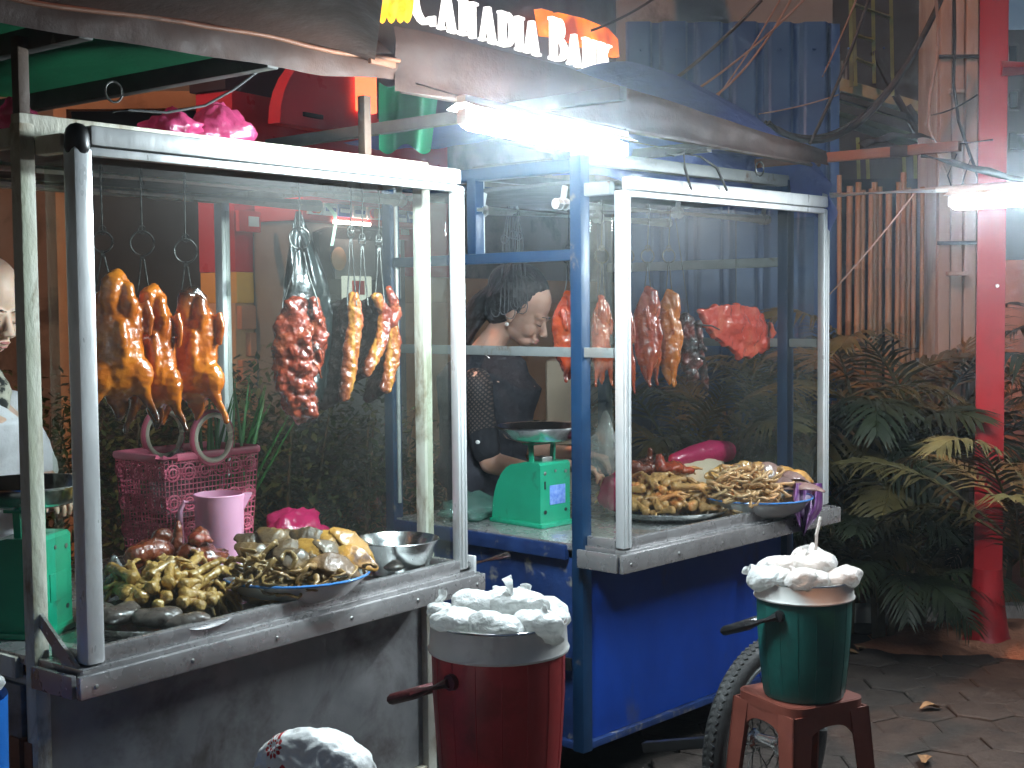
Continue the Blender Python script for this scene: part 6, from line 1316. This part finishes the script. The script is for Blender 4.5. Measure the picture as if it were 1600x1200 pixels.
def person(name, lab, origin, rz, head_tilt, parts, clothes, hairf, skin, hs=1.0):
    """body as one skin; clothes and hair as children"""
    t = E(name, lab, 'person', origin, rz); b = MB(); hb = MB(); head_parts(hb); hp, HM = parts['head'], None
    HM = Matrix.Translation(hp) @ Matrix.Rotation(parts.get('yaw', 0), 4, 'Z') @ Matrix.Rotation(head_tilt, 4, 'Y') @ Matrix.Scale(hs, 4)
    b.add(hb.v, hb.f, HM)
    for pts, rx, ry in parts['limbs']: b.caps(pts, rx, 18, ry, up=Vector((1, 0, 0)))
    for h in parts['hands']: hand(b, *h)
    me = fuse('body', b, .0042, 4, .5); O('body', me, skin, t)
    for nm, mat, limbs, vx in clothes:
        b = MB()
        for pts, rx, ry in limbs: b.caps(pts, rx, 20, ry, up=Vector((1, 0, 0)))
        me = fuse(nm, b, vx, 4); displace(me, .006, 12, 3, 3); O(nm, me, mat, t)
    def hp_(bm, nm, mat, vox=.0045): me = fuse(nm, bm, vox, 2); displace(me, .002, 60, 2, 2); me.transform(HM); O(nm, me, mat, t)
    hairf(hp_)
    lb = MB().ell((.0915, 0, .0365), (.0125, .0175, .0046), 14).ell((.088, 0, .0245), (.0130, .0150, .0054), 14); me = lb.mesh('lips', True, 0); me.transform(HM); O('lips', me, 'lip', t)
    for s in (-1, 1):
        q = MB().tube([(.0885, s*.018, .090), (.0905, s*.027, .0865), (.0855, s*.038, .0868), (.0775, s*.046, .090)], [.0008, .0016, .0016, .0007], 6); me = q.mesh('eyelashes', True, 0); me.transform(HM); O('eyelashes', me, 'brow', t)
        q = MB().tube([(.0945, s*.012, .117), (.0945, s*.024, .1215), (.0865, s*.040, .119), (.0785, s*.050, .113)], [.0022, .0036, .0030, .0010], 6, ry=[.0012]*4); me = q.mesh('eyebrow', True, 0); me.transform(HM); O('eyebrow', me, 'brow', t)
    return t, HM
# --- woman in black, behind the right cart, bending over her work, facing right
wd_ = 5.02; wp = onD(792, 520, wd_)
def hair_w(put):
    b = MB(); b.ell((-.035, 0, .150), (.098, .088, .100), 26); b.ell((-.022, 0, .188), (.078, .076, .050), 20); b.ell((-.062, 0, .10), (.072, .084, .095), 20); b.ell((-.100, 0, .155), (.055, .062, .06), 18)
    for s in (-1, 1): b.ell((-.028, s*.068, .125), (.045, .022, .060), 16)
    b.caps([(-.10, 0, .10), (-.135, 0, .04), (-.145, 0, -.05), (-.13, 0, -.14)], [.05, .045, .040, .028], 16); put(b, 'hair', 'hair')
WH = wp.z-.0
tor = [((0, 0, .02), (0, 0, .25), (.02, 0, .48))]
Zc = WH-.10                                                       # shoulder line
limbs = [([(-.10, 0, .90), (-.10, 0, Zc-.36), (-.085, 0, Zc-.20), (-.07, 0, Zc-.07), (-.055, 0, Zc-.01)], [.13, .115, .125, .12, .06], [.17, .15, .17, .19, .08]),
         ([(-.075, -.155, Zc-.075), (-.05, -.20, Zc-.22), (-.005, -.205, Zc-.365)], [.050, .047, .041], None), ([(-.005, -.205, Zc-.365), (.13, -.20, Zc-.395), (.27, -.17, Zc-.375)], [.041, .037, .027], None),
         ([(-.075, .155, Zc-.075), (-.03, .20, Zc-.22), (.02, .20, Zc-.35)], [.050, .047, .041], None), ([(.02, .20, Zc-.35), (.13, .17, Zc-.37), (.25, .10, Zc-.36)], [.041, .037, .027], None)]
cl = [('blouse', 'black_cloth', [([(-.10, 0, .93), (-.10, 0, Zc-.36), (-.085, 0, Zc-.20), (-.075, 0, Zc-.085), (-.062, 0, Zc-.022)], [.145, .130, .145, .136, .085], [.185, .165, .185, .205, .15])], .007),
      ('sleeve', 'lace', [([(-.075, -.150, Zc-.085), (-.055, -.195, Zc-.20), (-.035, -.205, Zc-.27)], [.060, .057, .056], None)], .006), ('sleeve', 'lace', [([(-.075, .150, Zc-.085), (-.045, .19, Zc-.20), (-.03, .20, Zc-.27)], [.060, .057, .056], None)], .006),
      ('cuff', 'black_cloth', [([(-.035, -.206, Zc-.265), (-.022, -.208, Zc-.315)], [.058, .054], None)], .006),
      ('trousers', 'trouser', [([(-.10, .09, .95), (-.10, .095, .5), (-.10, .095, .03)], [.11, .085, .07], None), ([(-.10, -.09, .95), (-.10, -.095, .5), (-.10, -.095, .03)], [.11, .085, .07], None)], .012)]
pw_, HMw = person('person', 'woman in black lace sleeved blouse looking down behind the right cart', (wp.x-.0, wd_, 0), rad(-16), rad(29), dict(head=Vector((0.005, 0, WH-.012)), yaw=0, limbs=limbs, hands=[(Vector((.27, -.17, Zc-.375)), Vector((1, .15, -.1)), Vector((0, 0, 1)), 1.0, .4, 1), (Vector((.25, .10, Zc-.36)), Vector((1, -.2, -.1)), Vector((0, 0, 1)), 1.0, .4, -1)]), cl, hair_w, 'skin', 1.10)
me = MB().ell((-.002, -.086, .046), (.007, .007, .007), 12).mesh('earring', True, 0); me.transform(HMw); O('earring', me, 'pearl', pw_)
O('cuff_jewel', MB().ell((-.035, -.262, Zc-.285), (.010, .004, .008), 8), 'pearl', pw_)
O('necklace', MB().tube([(.0+.062*cos(a)-.055, .075*sin(a), Zc+.015-.05*cos(a)*.9) for a in [-2.0+4.0*i/16 for i in range(17)]], .0014, 6), 'bolt_metal', pw_)
for s in (-1, 1): O('shoe', MB().caps([(-.12, s*.095, .03), (.06, s*.095, .028)], [.04, .038], 14, [.028, .024]), 'black_plastic', pw_)
# --- vendor at the left edge, in white, looking down to the right
vd = 3.66; vp = onD(-34, 536, vd)
def hair_v(put):
    b = MB(); b.ell((-.062, 0, .145), (.085, .082, .090), 24); b.ell((-.08, 0, .10), (.058, .078, .085), 18); b.ell((-.13, 0, .13), (.05, .05, .05), 16); put(b, 'hair', 'hair')
VH = vp.z; Zc = VH-.11
limbs = [([(-.10, 0, .90), (-.10, 0, Zc-.36), (-.085, 0, Zc-.20), (-.07, 0, Zc-.07), (-.055, 0, Zc-.01)], [.13, .115, .125, .12, .06], [.17, .15, .17, .19, .08]),
         ([(-.075, -.160, Zc-.085), (-.03, -.205, Zc-.23), (.02, -.20, Zc-.34)], [.050, .046, .040], None), ([(.02, -.20, Zc-.34), (.10, -.15, Zc-.315), (.20, -.10, Zc-.275)], [.040, .036, .027], None),
         ([(-.075, .160, Zc-.085), (-.03, .20, Zc-.23), (.03, .19, Zc-.34)], [.050, .046, .040], None), ([(.03, .19, Zc-.34), (.11, .12, Zc-.32), (.20, .04, Zc-.29)], [.040, .036, .027], None)]
cl = [('shirt', 'white_cloth', [([(-.10, 0, .93), (-.10, 0, Zc-.36), (-.085, 0, Zc-.20), (-.075, 0, Zc-.085), (-.068, 0, Zc-.035)], [.145, .130, .145, .130, .075], [.185, .165, .185, .20, .13])], .007),
      ('sleeve', 'white_cloth', [([(-.075, -.150, Zc-.085), (-.045, -.20, Zc-.20), (-.02, -.208, Zc-.26)], [.060, .058, .056], None)], .006), ('sleeve', 'white_cloth', [([(-.075, .150, Zc-.085), (-.045, .19, Zc-.20), (-.02, .20, Zc-.26)], [.060, .058, .056], None)], .006),
      ('scarf', 'scarf_print', [([(-.035, -.055, Zc+.035), (.025, -.045, Zc-.03), (.055, -.02, Zc-.10)], [.028, .034, .026], None), ([(-.035, .055, Zc+.035), (.025, .045, Zc-.03), (.055, .02, Zc-.10)], [.028, .034, .026], None), ([(-.07, -.06, Zc+.03), (-.09, 0, Zc+.04), (-.07, .06, Zc+.03)], [.03, .03, .03], None)], .006),
      ('trousers', 'trouser', [([(-.10, .09, .95), (-.10, .095, .5), (-.10, .095, .03)], [.11, .085, .07], None), ([(-.10, -.09, .95), (-.10, -.095, .5), (-.10, -.095, .03)], [.11, .085, .07], None)], .012)]
pv, HMv = person('person', 'vendor in white shirt and patterned scarf at the left edge', (vp.x, vd, 0), rad(-32), rad(20), dict(head=Vector((0, 0, VH)), yaw=0, limbs=limbs, hands=[(Vector((.20, -.10, Zc-.275)), Vector((1, .35, .12)), Vector((0, 0, 1)), 1.0, .5, 1), (Vector((.20, .04, Zc-.29)), Vector((1, -.2, .1)), Vector((0, 0, 1)), 1.0, .5, -1)]), cl, hair_v, 'skin_left', 1.08)
for s in (-1, 1): O('shoe', MB().caps([(-.12, s*.095, .03), (.06, s*.095, .028)], [.04, .038], 14, [.028, .024]), 'black_plastic', pv)
# tan sack behind the woman's far arm
sk = onD(884, 620, 5.35); tag(O('paper_sack', MB().box((sk.x, 5.35, sk.z-.02), (.16, .10, .34), b=.02).box((sk.x, 5.35, (sk.z-.19)/2), (.14, .08, sk.z-.20), b=.01), 'cardboard'), 'tan paper sack standing behind the hanging ducks', 'sack')

# ------------------------------------------------------------------ thin volume added to imitate the lamps' lens bloom
hz = MB().box((0, 14, 2.6), (46, 46, 7.4), b=0); hm = bpy.data.materials.new('bloom_haze'); hm.use_nodes = True; hn = hm.node_tree; hn.nodes.clear()
ho = nd(hn, 'ShaderNodeOutputMaterial'); hv = nd(hn, 'ShaderNodeVolumePrincipled'); hv.inputs['Color'].default_value = (.78, .90, 1, 1); hv.inputs['Density'].default_value = .0082; hv.inputs['Anisotropy'].default_value = .93
hn.links.new(hv.outputs[0], ho.inputs['Volume']); MATS['bloom_haze'] = hm
tag(O('bloom_haze', hz, 'bloom_haze', smooth=False), 'thin volume added to imitate lens bloom around the lamps', 'bloom_haze', kind='stuff')
